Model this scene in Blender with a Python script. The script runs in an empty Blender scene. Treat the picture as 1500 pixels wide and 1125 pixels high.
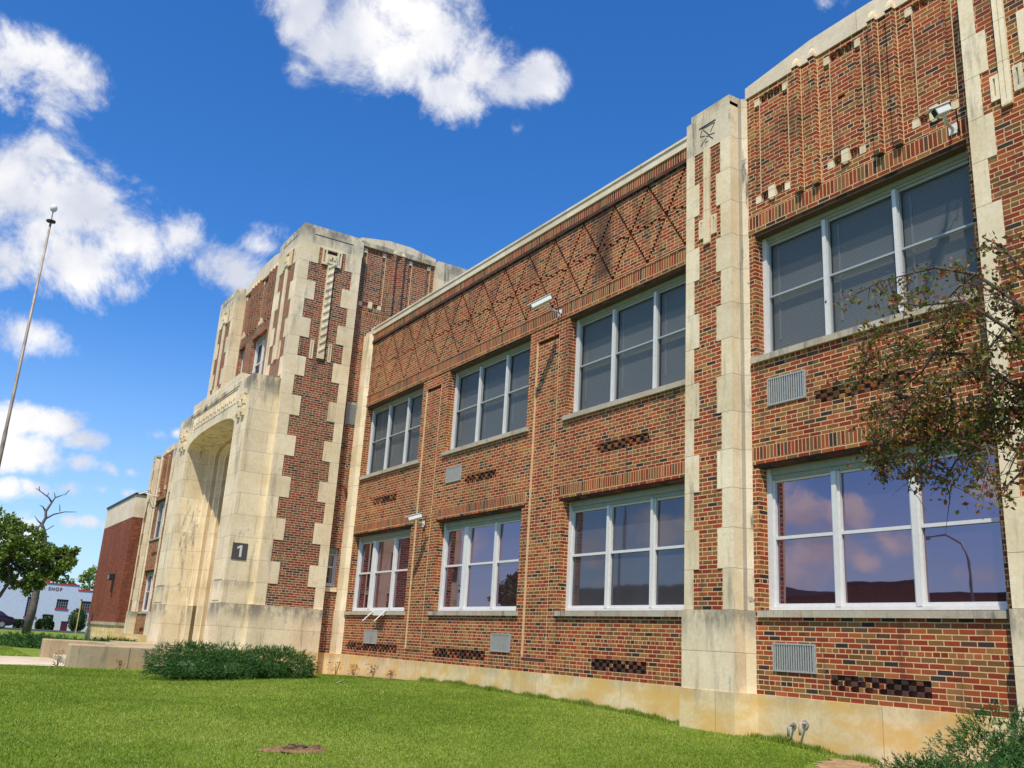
import bpy, math, random
import numpy as np
from mathutils import Vector
random.seed(7); rng = np.random.default_rng(7)
sc = bpy.context.scene; COL = sc.collection
R = math.radians; PI = math.pi
# ------------------------------------------------------------------ camera
F, YAW, PIT, ROL = 1343.4746, -1.0182708, 0.28022429, 0.06008407
CAM = np.array([0, -10., 0.])
fw = np.array([math.sin(YAW)*math.cos(PIT), math.cos(YAW)*math.cos(PIT), math.sin(PIT)])
r0 = np.array([math.cos(YAW), -math.sin(YAW), 0]); u0 = np.cross(r0, fw)
rt = math.cos(ROL)*r0+math.sin(ROL)*u0; up = -math.sin(ROL)*r0+math.cos(ROL)*u0
def ray(x, y):
    d = fw*F+rt*(x-750)-up*(y-562.5); return d/np.linalg.norm(d)
def at(ax, v, x, y):
    d = ray(x, y); i = 'xyz'.index(ax); return Vector(CAM+d*(v-CAM[i])/d[i])
cd = bpy.data.cameras.new('camera'); co = bpy.data.objects.new('camera', cd); COL.objects.link(co)
from mathutils import Matrix
m4 = Matrix(((rt[0], up[0], -fw[0], CAM[0]), (rt[1], up[1], -fw[1], CAM[1]), (rt[2], up[2], -fw[2], CAM[2]), (0, 0, 0, 1)))
co.matrix_world = m4
cd.sensor_width = 36; cd.lens = 36*F/1500; cd.clip_start = .05; cd.clip_end = 2000
sc.camera = co
# ------------------------------------------------------------------ node helpers
class NT:
    def __init__(s, nt): s.nt = nt
    def n(s, t, **k):
        x = s.nt.nodes.new(t)
        for a, b in k.items(): setattr(x, a, b)
        return x
    def lk(s, a, b): s.nt.links.new(a, b)
    def put(s, sock, v):
        if v is None: return
        if isinstance(v, bpy.types.NodeSocket): s.lk(v, sock)
        else:
            if hasattr(sock.default_value, '__len__') and not hasattr(v, '__len__'): v = [v]*len(sock.default_value)
            if hasattr(sock.default_value, '__len__') and len(sock.default_value) == 4 and len(v) == 3: v = (*v, 1)
            sock.default_value = v
    def m(s, op, a, b=None, c=None, clamp=False):
        x = s.n('ShaderNodeMath', operation=op); x.use_clamp = clamp
        for i, v in enumerate((a, b, c)): s.put(x.inputs[i], v)
        return x.outputs[0]
    def mix(s, f, a, b, mode='MIX'):
        x = s.n('ShaderNodeMix', data_type='RGBA', blend_type=mode)
        s.put(x.inputs[0], f); s.put(x.inputs[6], a); s.put(x.inputs[7], b); return x.outputs[2]
    def fm(s, f, a, b):
        x = s.n('ShaderNodeMix', data_type='FLOAT'); s.put(x.inputs[0], f); s.put(x.inputs[2], a); s.put(x.inputs[3], b); return x.outputs[0]
    def comb(s, x, y, z=0.):
        c = s.n('ShaderNodeCombineXYZ')
        for i, v in enumerate((x, y, z)): s.put(c.inputs[i], v)
        return c.outputs[0]
    def noise(s, vec, sc_=5., det=4., rough=.55, col=False, dist=0.):
        x = s.n('ShaderNodeTexNoise'); s.put(x.inputs['Vector'], vec); x.inputs['Scale'].default_value = sc_
        x.inputs['Detail'].default_value = det; x.inputs['Roughness'].default_value = rough; x.inputs['Distortion'].default_value = dist
        return x.outputs[1 if col else 0]
    def ramp(s, f, stops, const=False):
        x = s.n('ShaderNodeValToRGB'); s.put(x.inputs[0], f); e = x.color_ramp.elements
        if const: x.color_ramp.interpolation = 'CONSTANT'
        while len(e) < len(stops): e.new(.5)
        for i, (p, c) in enumerate(stops):
            e[i].position = p; e[i].color = (*c, 1) if hasattr(c, '__len__') else (c, c, c, 1)
        return x.outputs[0]
    def sst(s, v, a, b):
        x = s.n('ShaderNodeMapRange', interpolation_type='SMOOTHSTEP'); s.put(x.inputs[0], v)
        x.inputs[1].default_value = a; x.inputs[2].default_value = b; return x.outputs[0]
    def scale(s, vec, x, y, z):
        v = s.n('ShaderNodeVectorMath', operation='MULTIPLY'); s.lk(vec, v.inputs[0]); v.inputs[1].default_value = (x, y, z); return v.outputs[0]
def newmat(name):
    m = bpy.data.materials.new(name); m.use_nodes = True; nt = NT(m.node_tree)
    b = m.node_tree.nodes['Principled BSDF']; return m, nt, b
def coords(nt):
    g = nt.n('ShaderNodeNewGeometry'); sp = nt.n('ShaderNodeSeparateXYZ'); nt.lk(g.outputs['Position'], sp.inputs[0])
    sn = nt.n('ShaderNodeSeparateXYZ'); nt.lk(g.outputs['Normal'], sn.inputs[0])
    side = nt.m('GREATER_THAN', nt.m('ABSOLUTE', sn.outputs[0]), .75)
    u = nt.fm(side, sp.outputs[0], sp.outputs[1])
    return g.outputs['Position'], sp.outputs[0], sp.outputs[1], sp.outputs[2], u
def bump(nt, b, h, st=.5, d=.02):
    x = nt.n('ShaderNodeBump'); x.inputs['Strength'].default_value = st; x.inputs['Distance'].default_value = d
    nt.put(x.inputs['Height'], h); nt.lk(x.outputs[0], b.inputs['Normal'])
def simple(name, col, rough=.6, metal=0., var=.0, vs=8., bmp=0., spec=.3):
    m, nt, b = newmat(name); pos = coords(nt)[0]
    b.inputs['Roughness'].default_value = rough; b.inputs['Metallic'].default_value = metal; b.inputs['Specular IOR Level'].default_value = spec
    if var:
        n = nt.noise(pos, vs, 5, .6)
        c = nt.mix(nt.ramp(n, [(.3, 0.), (.7, 1.)]), tuple(x*(1-var) for x in col), tuple(min(1, x*(1+var)) for x in col)); nt.lk(c, b.inputs['Base Color'])
        if bmp: bump(nt, b, n, bmp, .02)
    else: b.inputs['Base Color'].default_value = (*col, 1)
    return m
CH = .0649; Z0 = -.407
PAL = [(0, (.30, .055, .020)), (.24, (.235, .038, .016)), (.42, (.36, .095, .030)), (.56, (.29, .135, .042)), (.72, (.19, .092, .032)), (.885, (.040, .032, .032)), (.945, (.10, .050, .032))]
PALT = [(0, (.26, .050, .028)), (.30, (.22, .042, .022)), (.5, (.31, .09, .045)), (.66, (.20, .115, .055)), (.80, (.05, .042, .040)), (.93, (.15, .08, .05))]
def brick(name, pal=PAL, soldier=None, header=7, mort=(.68, .45, .235), bw=.2, ch=CH, mw=.0125, soot=False, light=1.):
    m, nt, b = newmat(name); pos, X, Y, Z, u = coords(nt)
    wv = nt.noise(pos, 3., 2, .5)
    wob = nt.m('MULTIPLY', nt.m('SUBTRACT', wv, .5), .006)
    wn2 = nt.noise(pos, 38., 2, .5); wob2 = nt.m('MULTIPLY', nt.m('SUBTRACT', wn2, .5), .006)
    u = nt.m('ADD', u, wob2); z = nt.m('ADD', nt.m('SUBTRACT', Z, Z0), nt.m('ADD', wob, wob2))
    if soldier:
        z0, z1 = soldier
        cu = nt.m('DIVIDE', u, ch); row = nt.m('FLOOR', cu); fu = nt.m('MULTIPLY', nt.m('FRACT', cu), ch)
        d1 = nt.m('MINIMUM', fu, nt.m('SUBTRACT', ch, fu))
        d2 = nt.m('MINIMUM', nt.m('SUBTRACT', Z, z0), nt.m('SUBTRACT', z1, Z))
        key = nt.comb(row, z0)
    else:
        rz = nt.m('DIVIDE', z, ch); row = nt.m('FLOOR', rz); fv = nt.m('MULTIPLY', nt.m('FRACT', rz), ch)
        hd = nt.m('COMPARE', nt.m('FLOORED_MODULO', row, header), 2., .4) if header else 0.
        w = nt.fm(hd, bw, bw/2)
        od = nt.m('FLOORED_MODULO', row, 2.)
        off = nt.m('MULTIPLY', od, nt.m('MULTIPLY', w, .5))
        rj = nt.n('ShaderNodeTexWhiteNoise', noise_dimensions='1D'); nt.lk(row, rj.inputs['W'])
        off = nt.m('ADD', off, nt.m('MULTIPLY', rj.outputs[0], .02))
        cu = nt.m('DIVIDE', nt.m('ADD', u, off), w); colm = nt.m('FLOOR', cu); fu = nt.m('MULTIPLY', nt.m('FRACT', cu), w)
        d1 = nt.m('MINIMUM', fu, nt.m('SUBTRACT', w, fu)); d2 = nt.m('MINIMUM', fv, nt.m('SUBTRACT', ch, fv))
        key = nt.comb(colm, row, hd)
    d = nt.m('MINIMUM', d1, d2)
    face = nt.sst(d, mw/2-.0018, mw/2+.0022)
    wn = nt.n('ShaderNodeTexWhiteNoise', noise_dimensions='3D'); nt.lk(key, wn.inputs['Vector'])
    # bricks of one kiln colour bunch together a little
    cl = nt.noise(pos, .9, 3, .6)
    sel = nt.m('FRACT', nt.m('ADD', wn.outputs[0], nt.m('MULTIPLY', cl, .12)))
    bc = nt.ramp(sel, pal, True)
    k2 = nt.n('ShaderNodeTexWhiteNoise', noise_dimensions='3D'); nt.lk(nt.scale(key, 1.7, 2.3, 1.), k2.inputs['Vector'])
    grain = nt.noise(pos, 90., 3, .7); big = nt.noise(pos, .55, 5, .65)
    v = nt.m('MULTIPLY', nt.m('MULTIPLY_ADD', k2.outputs[0], .36, .78), nt.m('MULTIPLY_ADD', grain, .5, .75))
    v = nt.m('MULTIPLY', v, nt.m('MULTIPLY_ADD', big, .7, .65*light))
    bc = nt.mix(1., bc, nt.comb(v, v, v), 'MULTIPLY')
    mg = nt.m('MULTIPLY', nt.m('MULTIPLY_ADD', grain, .35, .8), nt.m('MULTIPLY_ADD', big, .6, .7))
    mc = nt.mix(1., mort, nt.comb(mg, mg, mg), 'MULTIPLY')
    # soot and runs: broad vertical streaks of grime
    st = nt.noise(nt.scale(pos, 3.2, 3.2, .30), 1., 4, .65)
    base = nt.mix(face, mc, bc)
    base = nt.mix(nt.m('MULTIPLY', nt.sst(st, .50, .72), .5), base, (.06, .04, .03))
    if soot:      # the old soot patch under the coping and grime along the frieze
        sx = nt.m('MULTIPLY', nt.m('SUBTRACT', 1., nt.sst(nt.m('ABSOLUTE', nt.m('ADD', X, 13.16)), .10, .42)), nt.m('MULTIPLY', nt.sst(Z, 6.75, 7.1), nt.m('SUBTRACT', 1., nt.sst(Z, 8.3, 8.5))))
        fz = nt.m('MULTIPLY', nt.m('MULTIPLY', nt.sst(Z, 7.3, 8.1), nt.m('SUBTRACT', 1., nt.sst(Z, 8.36, 8.5))), nt.sst(nt.noise(nt.scale(pos, 1.5, 1.5, .6), 1., 4, .7), .42, .62))
        sm = nt.m('MAXIMUM', nt.m('MULTIPLY', sx, nt.m('MULTIPLY_ADD', nt.noise(pos, 5., 4, .7), 1.2, .25)), nt.m('MULTIPLY', fz, .5))
        base = nt.mix(nt.m('MULTIPLY', sm, .85, clamp=True), base, (.045, .026, .020))
    nt.lk(base, b.inputs['Base Color'])
    b.inputs['Roughness'].default_value = .85; b.inputs['Specular IOR Level'].default_value = .2
    h = nt.m('ADD', nt.m('MULTIPLY', face, .8), nt.m('MULTIPLY', grain, .3))
    bump(nt, b, h, .7, .006)
    return m
def stone(name, col, rowh=.578, rz=.70, bwid=1.05, stain=.5, joint=True, warm=0., bands=()):
    m, nt, b = newmat(name); pos, X, Y, Z, u = coords(nt)
    rzv = nt.m('DIVIDE', nt.m('SUBTRACT', Z, rz), rowh); row = nt.m('FLOOR', rzv); fv = nt.m('MULTIPLY', nt.m('FRACT', rzv), rowh)
    d2 = nt.m('MINIMUM', fv, nt.m('SUBTRACT', rowh, fv))
    off = nt.m('MULTIPLY', nt.m('FLOORED_MODULO', row, 2.), bwid*.5)
    cu = nt.m('DIVIDE', nt.m('ADD', u, off), bwid); cc = nt.m('FLOOR', cu); fu = nt.m('MULTIPLY', nt.m('FRACT', cu), bwid)
    d1 = nt.m('MINIMUM', fu, nt.m('SUBTRACT', bwid, fu))
    d = nt.m('MINIMUM', d1, d2) if joint == 2 else d2
    wn = nt.n('ShaderNodeTexWhiteNoise', noise_dimensions='3D'); nt.lk(nt.comb(cc, row, 3.), wn.inputs['Vector'])
    n1 = nt.noise(pos, 1.3, 6, .65); n2 = nt.noise(pos, 22., 5, .6); n3 = nt.noise(nt.scale(pos, 4.5, 4.5, .7), 1., 5, .7)
    c = nt.mix(nt.ramp(n1, [(.32, 0.), (.68, 1.)]), tuple(x*y for x, y in zip(col, (.86, .80, .70))), tuple(min(.9, x*1.10) for x in col))
    v = nt.m('MULTIPLY', nt.m('MULTIPLY_ADD', wn.outputs[0], .16, .90), nt.m('MULTIPLY_ADD', n2, .4, .80))
    c = nt.mix(1., c, nt.comb(v, v, v), 'MULTIPLY')
    c = nt.mix(nt.m('MULTIPLY', nt.sst(n3, .52, .72), stain), c, (.15, .14, .12))
    n4 = nt.noise(pos, 2.6, 5, .7)
    c = nt.mix(nt.m('MULTIPLY', nt.sst(n4, .58, .72), stain*.8), c, (.24, .22, .18))
    for zt, dp, am in bands:        # dark weathering that ran down from each ledge
        t = nt.m('DIVIDE', nt.m('SUBTRACT', zt, Z), dp); on = nt.m('MULTIPLY', nt.m('GREATER_THAN', t, 0.), nt.m('SUBTRACT', 1., nt.sst(t, .15, 1.)))
        k = nt.sst(nt.noise(nt.scale(pos, 2.4, 2.4, 1.1), 1., 5, .7), .36, .62)
        c = nt.mix(nt.m('MULTIPLY', nt.m('MULTIPLY', on, k), am), c, (.13, .125, .11))
    if warm: c = nt.mix(nt.m('MULTIPLY', nt.sst(nt.noise(nt.scale(pos, 1.2, 1.2, 2.4), 1., 5, .6), .40, .62), warm), c, (.70, .42, .10))
    if joint:
        j = nt.sst(d, .002, .007); c = nt.mix(nt.m('MULTIPLY', nt.m('SUBTRACT', 1., j), .55), c, (.12, .10, .07))
        bump(nt, b, nt.m('ADD', nt.m('MULTIPLY', j, .5), nt.m('MULTIPLY', n2, .5)), .4, .01)
    else: bump(nt, b, n2, .3, .01)
    nt.lk(c, b.inputs['Base Color']); b.inputs['Roughness'].default_value = .8; b.inputs['Specular IOR Level'].default_value = .2
    return m
LC = (.80, .685, .475)
M = dict(
 brick=brick('brick_wall', soot=True), mortar=simple('mortar_line', (.66, .47, .26), .9, var=.15, vs=20), dark_shade_brick=brick('brick_dark_and_shade', pal=[(0, (.12, .04, .03)), (.3, (.07, .035, .03)), (.6, (.045, .03, .028)), (.8, (.16, .06, .035))], mort=(.10, .07, .05)),  # dark headers, and shade painted into grooves and recess edges
 sold1=brick('brick_soldier_low', soldier=(2.85, 3.045)), sold2=brick('brick_soldier_high', soldier=(6.545, 6.765), light=.9),
 sold3=brick('brick_soldier_top', soldier=(8.48, 8.69), light=.85), soldc=brick('brick_soldier_panel', soldier=(6.95, 7.09)), soldd=brick('brick_soldier_panel_top', soldier=(8.70, 8.84)),
 soldt=brick('brick_soldier_tower', soldier=(9.35, 9.52)), tbrick=brick('brick_tower', pal=PALT, mort=(.56, .43, .27)), abrick=brick('brick_annex_red', pal=[(0, (.27, .065, .028)), (.3, (.23, .05, .024)), (.6, (.31, .085, .036)), (.85, (.19, .045, .022))], mort=(.24, .12, .07), header=0),
 stone=stone('limestone_quoin', LC), ashlar=stone('limestone_ashlar', LC, joint=2, bands=((6.95, .95, .85), (.71, .55, .75), (1.28, .30, .4))), cap=stone('limestone_cap', (.72, .64, .48), stain=.95, joint=False, bands=((11.75, .75, .75), (8.99, .35, .5))),
 coping=stone('coping_cream', (.74, .64, .49), rowh=50, bwid=2.4, stain=.12, joint=2), sill=stone('sill_stone', (.47, .42, .33), rowh=60, bwid=1.6, stain=.9, joint=2),
 plinth=stone('plinth_concrete', (.76, .62, .37), rowh=60, rz=-30, bwid=2.45, stain=.22, joint=2, warm=.75, bands=((-.40, .22, .35),)), terr=stone('terrace_concrete', (.42, .34, .23), rowh=60, rz=-30, bwid=3.2, stain=.55, joint=2, warm=.15),
 white=simple('white_painted_frame', (.64, .64, .62), .45, var=.06, vs=14), header=simple('grey_green_frame_head', (.27, .29, .235), .5, var=.1), red=simple('red_trim_paint', (.45, .03, .04), .5, var=.1),
 dark=simple('dark_metal', (.035, .035, .04), .5, .3), grey=simple('grey_metal', (.30, .31, .31), .5, .4, var=.1), louver=simple('louver_metal', (.40, .41, .38), .5, .2, var=.15, vs=30),
 camw=simple('camera_housing', (.72, .72, .70), .4), blackm=simple('black_rubber', (.02, .02, .022), .6), sash=simple('grey_sash', (.40, .43, .44), .45, .2), roof=simple('roof_membrane', (.10, .10, .10), .9, var=.2))
# ------------------------------------------------------------------ object helpers
def obj(name, data, parent=None):
    o = bpy.data.objects.new(name, data); COL.objects.link(o)
    if parent: o.parent = parent
    return o
def tag(o, label=None, cat=None, group=None, kind=None):
    for k, v in (('label', label), ('category', cat), ('group', group), ('kind', kind)):
        if v: o[k] = v
    return o
def empty(name, loc=(0, 0, 0), rz=0.):
    o = obj(name, None); o.location = loc; o.rotation_euler = (0, 0, rz); return o
class MB:
    def __init__(s): s.v = []; s.f = []; s.mi = []; s.mats = []
    def mid(s, m):
        if m not in s.mats: s.mats.append(m)
        return s.mats.index(m)
    def face(s, pts, m):
        k = len(s.v); s.v += [tuple(p) for p in pts]; s.f.append(tuple(range(k, k+len(pts)))); s.mi.append(s.mid(m))
    def box(s, x0, x1, y0, y1, z0, z1, m, skip=''):
        P = [(x, y, z) for x in (x0, x1) for y in (y0, y1) for z in (z0, z1)]
        for k, q in dict(l=(0, 1, 3, 2), r=(4, 6, 7, 5), f=(0, 4, 5, 1), b=(2, 3, 7, 6), d=(0, 2, 6, 4), u=(1, 5, 7, 3)).items():
            if k not in skip: s.face([P[i] for i in q], m)
        return s
    def tube(s, pts, rad, m, n=6, cap=True):
        pts = [Vector(p) for p in pts]
        if not hasattr(rad, '__len__'): rad = [rad]*len(pts)
        rings = []; ref = Vector((.3, .5, .81)).normalized()
        for i, p in enumerate(pts):
            t = (pts[min(i+1, len(pts)-1)]-pts[max(i-1, 0)]).normalized()
            a = t.cross(ref)
            if a.length < .05: a = t.cross(Vector((1, 0, 0)))
            a.normalize(); b = t.cross(a); k = len(s.v); rings.append(k)
            for j in range(n):
                w = 2*PI*j/n; s.v.append(tuple(p+(a*math.cos(w)+b*math.sin(w))*rad[i]))
        q = s.mid(m)
        for i in range(len(rings)-1):
            for j in range(n):
                s.f.append((rings[i]+j, rings[i]+(j+1) % n, rings[i+1]+(j+1) % n, rings[i+1]+j)); s.mi.append(q)
        if cap:
            s.f.append(tuple(rings[0]+j for j in range(n))[::-1]); s.mi.append(q); s.f.append(tuple(rings[-1]+j for j in range(n))); s.mi.append(q)
        return s
    def prism(s, poly, z0, z1, m, caps='ud'):
        n = len(poly)
        for i in range(n):
            a, b = poly[i], poly[(i+1) % n]; s.face([(*a, z0), (*b, z0), (*b, z1), (*a, z1)], m)
        if 'u' in caps: s.face([(*p, z1) for p in poly], m)
        if 'd' in caps: s.face([(*p, z0) for p in poly[::-1]], m)
        return s
    def build(s, name, parent=None, smooth=False, bevel=0.):
        me = bpy.data.meshes.new(name); me.from_pydata(s.v, [], s.f)
        for m in s.mats: me.materials.append(M[m] if isinstance(m, str) else m)
        me.polygons.foreach_set('material_index', s.mi)
        if smooth: me.polygons.foreach_set('use_smooth', [True]*len(s.f))
        me.update(); o = obj(name, me, parent)
        if bevel:
            b = o.modifiers.new('bevel', 'BEVEL'); b.width = bevel; b.segments = 2; b.limit_method = 'ANGLE'; b.angle_limit = R(50)
            w = o.modifiers.new('weld', 'WELD'); w.merge_threshold = .0005
            o.modifiers.move(1, 0)
        return o
FR = lambda y0: (lambda u, o, z: (u, y0-o, z))
SD = lambda x0: (lambda u, o, z: (x0+o, u, z))
def relief(mb, mp, u0, u1, z0, z1, rects, base='brick', hole=-.24, skirt=None):
    """stepped wall face: rects (u0,u1,z0,z1,out,material), a later one overrides an earlier one; out None = opening"""
    us = {round(u0, 4), round(u1, 4)}; zs = {round(z0, 4), round(z1, 4)}
    for r in rects:
        for q in r[:2]:
            if u0 < q < u1: us.add(round(q, 4))
        for q in r[2:4]:
            if z0 < q < z1: zs.add(round(q, 4))
    us = sorted(us); zs = sorted(zs); nu, nz = len(us)-1, len(zs)-1
    D = np.zeros((nu, nz)); H = np.zeros((nu, nz), bool); mats = [base]; Q = np.zeros((nu, nz), int)
    ua, za = np.array(us), np.array(zs); uc = (ua[1:]+ua[:-1])/2; zc = (za[1:]+za[:-1])/2
    for r in rects:
        a = np.where((uc > r[0]) & (uc < r[1]))[0]; b = np.where((zc > r[2]) & (zc < r[3]))[0]
        if not len(a) or not len(b): continue
        ix = np.ix_(a, b)
        if r[4] is None: H[ix] = True; D[ix] = hole
        else: H[ix] = False; D[ix] = r[4]
        if r[5] not in mats: mats.append(r[5])
        Q[ix] = mats.index(r[5])
    for i in range(nu):
        for j in range(nz):
            d = D[i, j]; mt = mats[Q[i, j]]; a, b, c, e = us[i], us[i+1], zs[j], zs[j+1]
            if not H[i, j]: mb.face([mp(a, d, c), mp(b, d, c), mp(b, d, e), mp(a, d, e)], mt)
            if i < nu-1 and abs(D[i+1, j]-d) > 1e-5:
                d2 = D[i+1, j]; mm = mt if d > d2 else mats[Q[i+1, j]]
                mb.face([mp(b, d, c), mp(b, d2, c), mp(b, d2, e), mp(b, d, e)], mm)
            if j < nz-1 and abs(D[i, j+1]-d) > 1e-5:
                d2 = D[i, j+1]; mm = mt if d > d2 else mats[Q[i, j+1]]
                mb.face([mp(a, d, e), mp(b, d, e), mp(b, d2, e), mp(a, d2, e)], mm)
            if skirt is not None:
                if i == 0: mb.face([mp(a, skirt, c), mp(a, d, c), mp(a, d, e), mp(a, skirt, e)], mt)
                if i == nu-1: mb.face([mp(b, d, c), mp(b, skirt, c), mp(b, skirt, e), mp(b, d, e)], mt)
                if j == 0: mb.face([mp(a, skirt, c), mp(b, skirt, c), mp(b, d, c), mp(a, d, c)], mt)
                if j == nz-1: mb.face([mp(a, d, e), mp(b, d, e), mp(b, skirt, e), mp(a, skirt, e)], mt)
# ------------------------------------------------------------------ glass and blinds
def glassmat(name, refl, dark, tint, rough=.012, bl=None):
    m, nt, b = newmat(name); nt.nt.nodes.remove(b); out = nt.nt.nodes['Material Output']; pos = coords(nt)[0]
    g = nt.n('ShaderNodeBsdfGlossy'); g.inputs['Color'].default_value = (*tint, 1); g.inputs['Roughness'].default_value = rough
    d = nt.n('ShaderNodeBsdfDiffuse')
    dirt = nt.noise(pos, 2., 4, .6)
    nt.lk(nt.mix(dirt, tuple(x*.75 for x in dark), tuple(x*1.25 for x in dark)), d.inputs['Color'])
    wv = nt.noise(pos, 1.6, 2, .5); x = nt.n('ShaderNodeBump'); x.inputs['Strength'].default_value = .05; x.inputs['Distance'].default_value = .02; nt.lk(wv, x.inputs['Height']); nt.lk(x.outputs[0], g.inputs['Normal'])
    lw = nt.n('ShaderNodeFresnel'); lw.inputs['IOR'].default_value = 1.5
    f = nt.m('MULTIPLY_ADD', lw.outputs[0], .5, refl, clamp=True)
    s = nt.n('ShaderNodeMixShader'); nt.lk(f, s.inputs[0]); nt.lk(g.outputs[0], s.inputs[2])
    if bl is None: nt.lk(d.outputs[0], s.inputs[1])
    else:
        t = nt.n('ShaderNodeBsdfTransparent'); t.inputs['Color'].default_value = (bl, bl, bl*1.03, 1)
        s2 = nt.n('ShaderNodeMixShader'); s2.inputs[0].default_value = .30; nt.lk(t.outputs[0], s2.inputs[1]); nt.lk(d.outputs[0], s2.inputs[2]); nt.lk(s2.outputs[0], s.inputs[1])
    nt.lk(s.outputs[0], out.inputs[0]); return m
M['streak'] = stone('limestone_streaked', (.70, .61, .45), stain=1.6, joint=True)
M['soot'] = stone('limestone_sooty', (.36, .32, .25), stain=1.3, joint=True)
M['groove'] = stone('limestone_brown_run', (.58, .44, .27), stain=.8)
M['jamb'] = stone('limestone_jamb', LC, stain=1.0, joint=2)
M['film'] = glassmat('window_glass_film', .40, (.045, .022, .030), (.62, .50, .62))
M['film2'] = glassmat('window_glass_screened', .20, (.060, .058, .064), (.50, .48, .55), .03)
M['screen'] = glassmat('window_glass_upper', .0, (.085, .095, .095), (.45, .46, .5), .04, bl=.80)
def blindmat():
    m, nt, b = newmat('venetian_blind'); pos, X, Y, Z, u = coords(nt)
    f = nt.m('FRACT', nt.m('DIVIDE', Z, .036)); s = nt.ramp(f, [(0, .55), (.25, .95), (.8, 1.), (1., .55)])
    nt.lk(nt.mix(1., (.50, .55, .53), s, 'MULTIPLY'), b.inputs['Base Color']); b.inputs['Roughness'].default_value = .6; return m
M['blind'] = blindmat()
# ------------------------------------------------------------------ windows (local: u right, out towards -y, z up)
def window(parent, u0, u1, z0, z1, loc, rz=0., splits=(1/3, 2/3), glass='film', blind=False, wide=(), rail=.5, upper=False, head='header', label=None, fw_=.085):
    """casing and sashes = one frame mesh; glass and blind are its sub-parts"""
    b = MB(); W = 'white'; S_ = 'sash' if upper else 'white'; bh = .02 if upper else .05; sw = .022 if upper else .035; hh = .10 if upper else .17
    b.box(u0, u0+fw_, 0, .10, z0, z1, W); b.box(u1-fw_, u1, 0, .10, z0, z1, W)
    b.box(u0+fw_, u1-fw_, .004, .10, z0, z0+bh, W); b.box(u0+fw_, u1-fw_, -.01, .10, z1-hh*.6, z1, head); b.box(u0+fw_, u1-fw_, .02, .10, z1-hh, z1-hh*.6, head)
    edges = [u0+fw_]; gaps = []
    for i, s in enumerate(splits):
        c = u0+(u1-u0)*s; w = .085 if i in wide else (.03 if glass == 'screen' or glass == 'film2' else .036)
        gaps.append((c-w, c+w)); b.box(c-w, c+w, -.002, .10, z0+bh, z1-hh, W)
        if i in wide: b.box(c-.012, c+.012, -.012, -.002, z0+bh, z1-hh, W)
    a = [u0+fw_]+[g[1] for g in gaps]; e = [g[0] for g in gaps]+[u1-fw_]
    zm = z0+(z1-z0)*rail; g = MB()
    for p, q in zip(a, e):
        lo, hi = z0+bh, z1-hh
        b.box(p, p+sw, .035, .09, lo, hi, S_); b.box(q-sw, q, .035, .09, lo, hi, S_)
        b.box(p+sw, q-sw, .035, .09, lo, lo+.045, S_); b.box(p+sw, q-sw, .052, .09, hi-.03, hi, S_); rt_ = .013 if upper else .022; b.box(p+sw, q-sw, .03, .085, zm-rt_, zm+rt_, S_)
        y1, y2 = .068, .080; e1, e2, e3, e4 = [random.uniform(-.005, .005) for _ in range(4)]
        g.face([(p+sw, y1, lo+.045), (q-sw, y1+e1, lo+.045), (q-sw, y1+e1+e2, zm-.02), (p+sw, y1+e2, zm-.02)], glass)
        g.face([(p+sw, y2, zm+.02), (q-sw, y2+e3, zm+.02), (q-sw, y2+e3+e4, hi-.03), (p+sw, y2+e4, hi-.03)], glass)
    f = b.build('window', parent); f.location = loc; f.rotation_euler = (0, 0, rz)
    if label: f['label'] = label
    g.build('glass', f)
    bk = MB(); bk.face([(u0, .32, z0), (u1, .32, z0), (u1, .32, z1), (u0, .32, z1)], 'blackm')
    if blind:
        bl = MB()
        for p, q in zip(a, e): bl.box(p+.01, q-.01, .13, .142, z0+(random.choice((.03, .03, .06, .12, .28)) if u1 < -10 else .03), z1-.12, 'blind')
        bk.build('room_backing', f)
        for p, q in zip(a, e): bl.box(p+.12, p+.15, .118, .129, z0+.3, z1-.2, 'white')
        bl.build('blind', f)
    else: bk.build('room_backing', f)
    return f
# ------------------------------------------------------------------ school building
school = empty('school_building', (-24, 0, -.9))
tag(school, 'long two storey brick school with limestone piers, white framed windows and a quoined entrance tower', 'school building')
school.location = (0, 0, 0)
ZP, ZB = -.407, -1.6            # plinth top, below ground
ZS, ZL = .72, 2.73              # lower opening
ZS2, ZL2 = 4.44, 6.405          # upper opening
ZC = 8.695
def checks(rects, u0, u1, z0, n=3, s=.10):
    k = int(round((u1-u0)/s)); rects.append((u0, u1, z0, z0+n*CH, -.055, 'dark_shade_brick'))
    for i in range(k):
        for j in range(n):
            if (i+j) % 2 == 0: rects.append((u0+i*s+.008, u0+(i+1)*s-.008, z0+j*CH+.004, z0+(j+1)*CH-.004, random.uniform(-.012, .006), 'dark_shade_brick' if random.random() < .55 else 'brick'))
def course(z):                   # snap to a brick course
    return Z0+round((z-Z0)/CH)*CH
def bay_common(rects, a, b, ops):
    for (p, q) in ops:
        rects += [(p-.12, q+.12, 2.85, 3.045, .004, 'sold1'), (p-.12, q+.12, ZL, 2.785, -.02, 'dark_shade_brick'), (p, q, 2.785, 2.85, .012, 'brick')]
        rects += [(p, q, ZS-.10, ZL, None, 'brick'), (p, q, ZS2-.12, ZL2, None, 'brick')]
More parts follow.
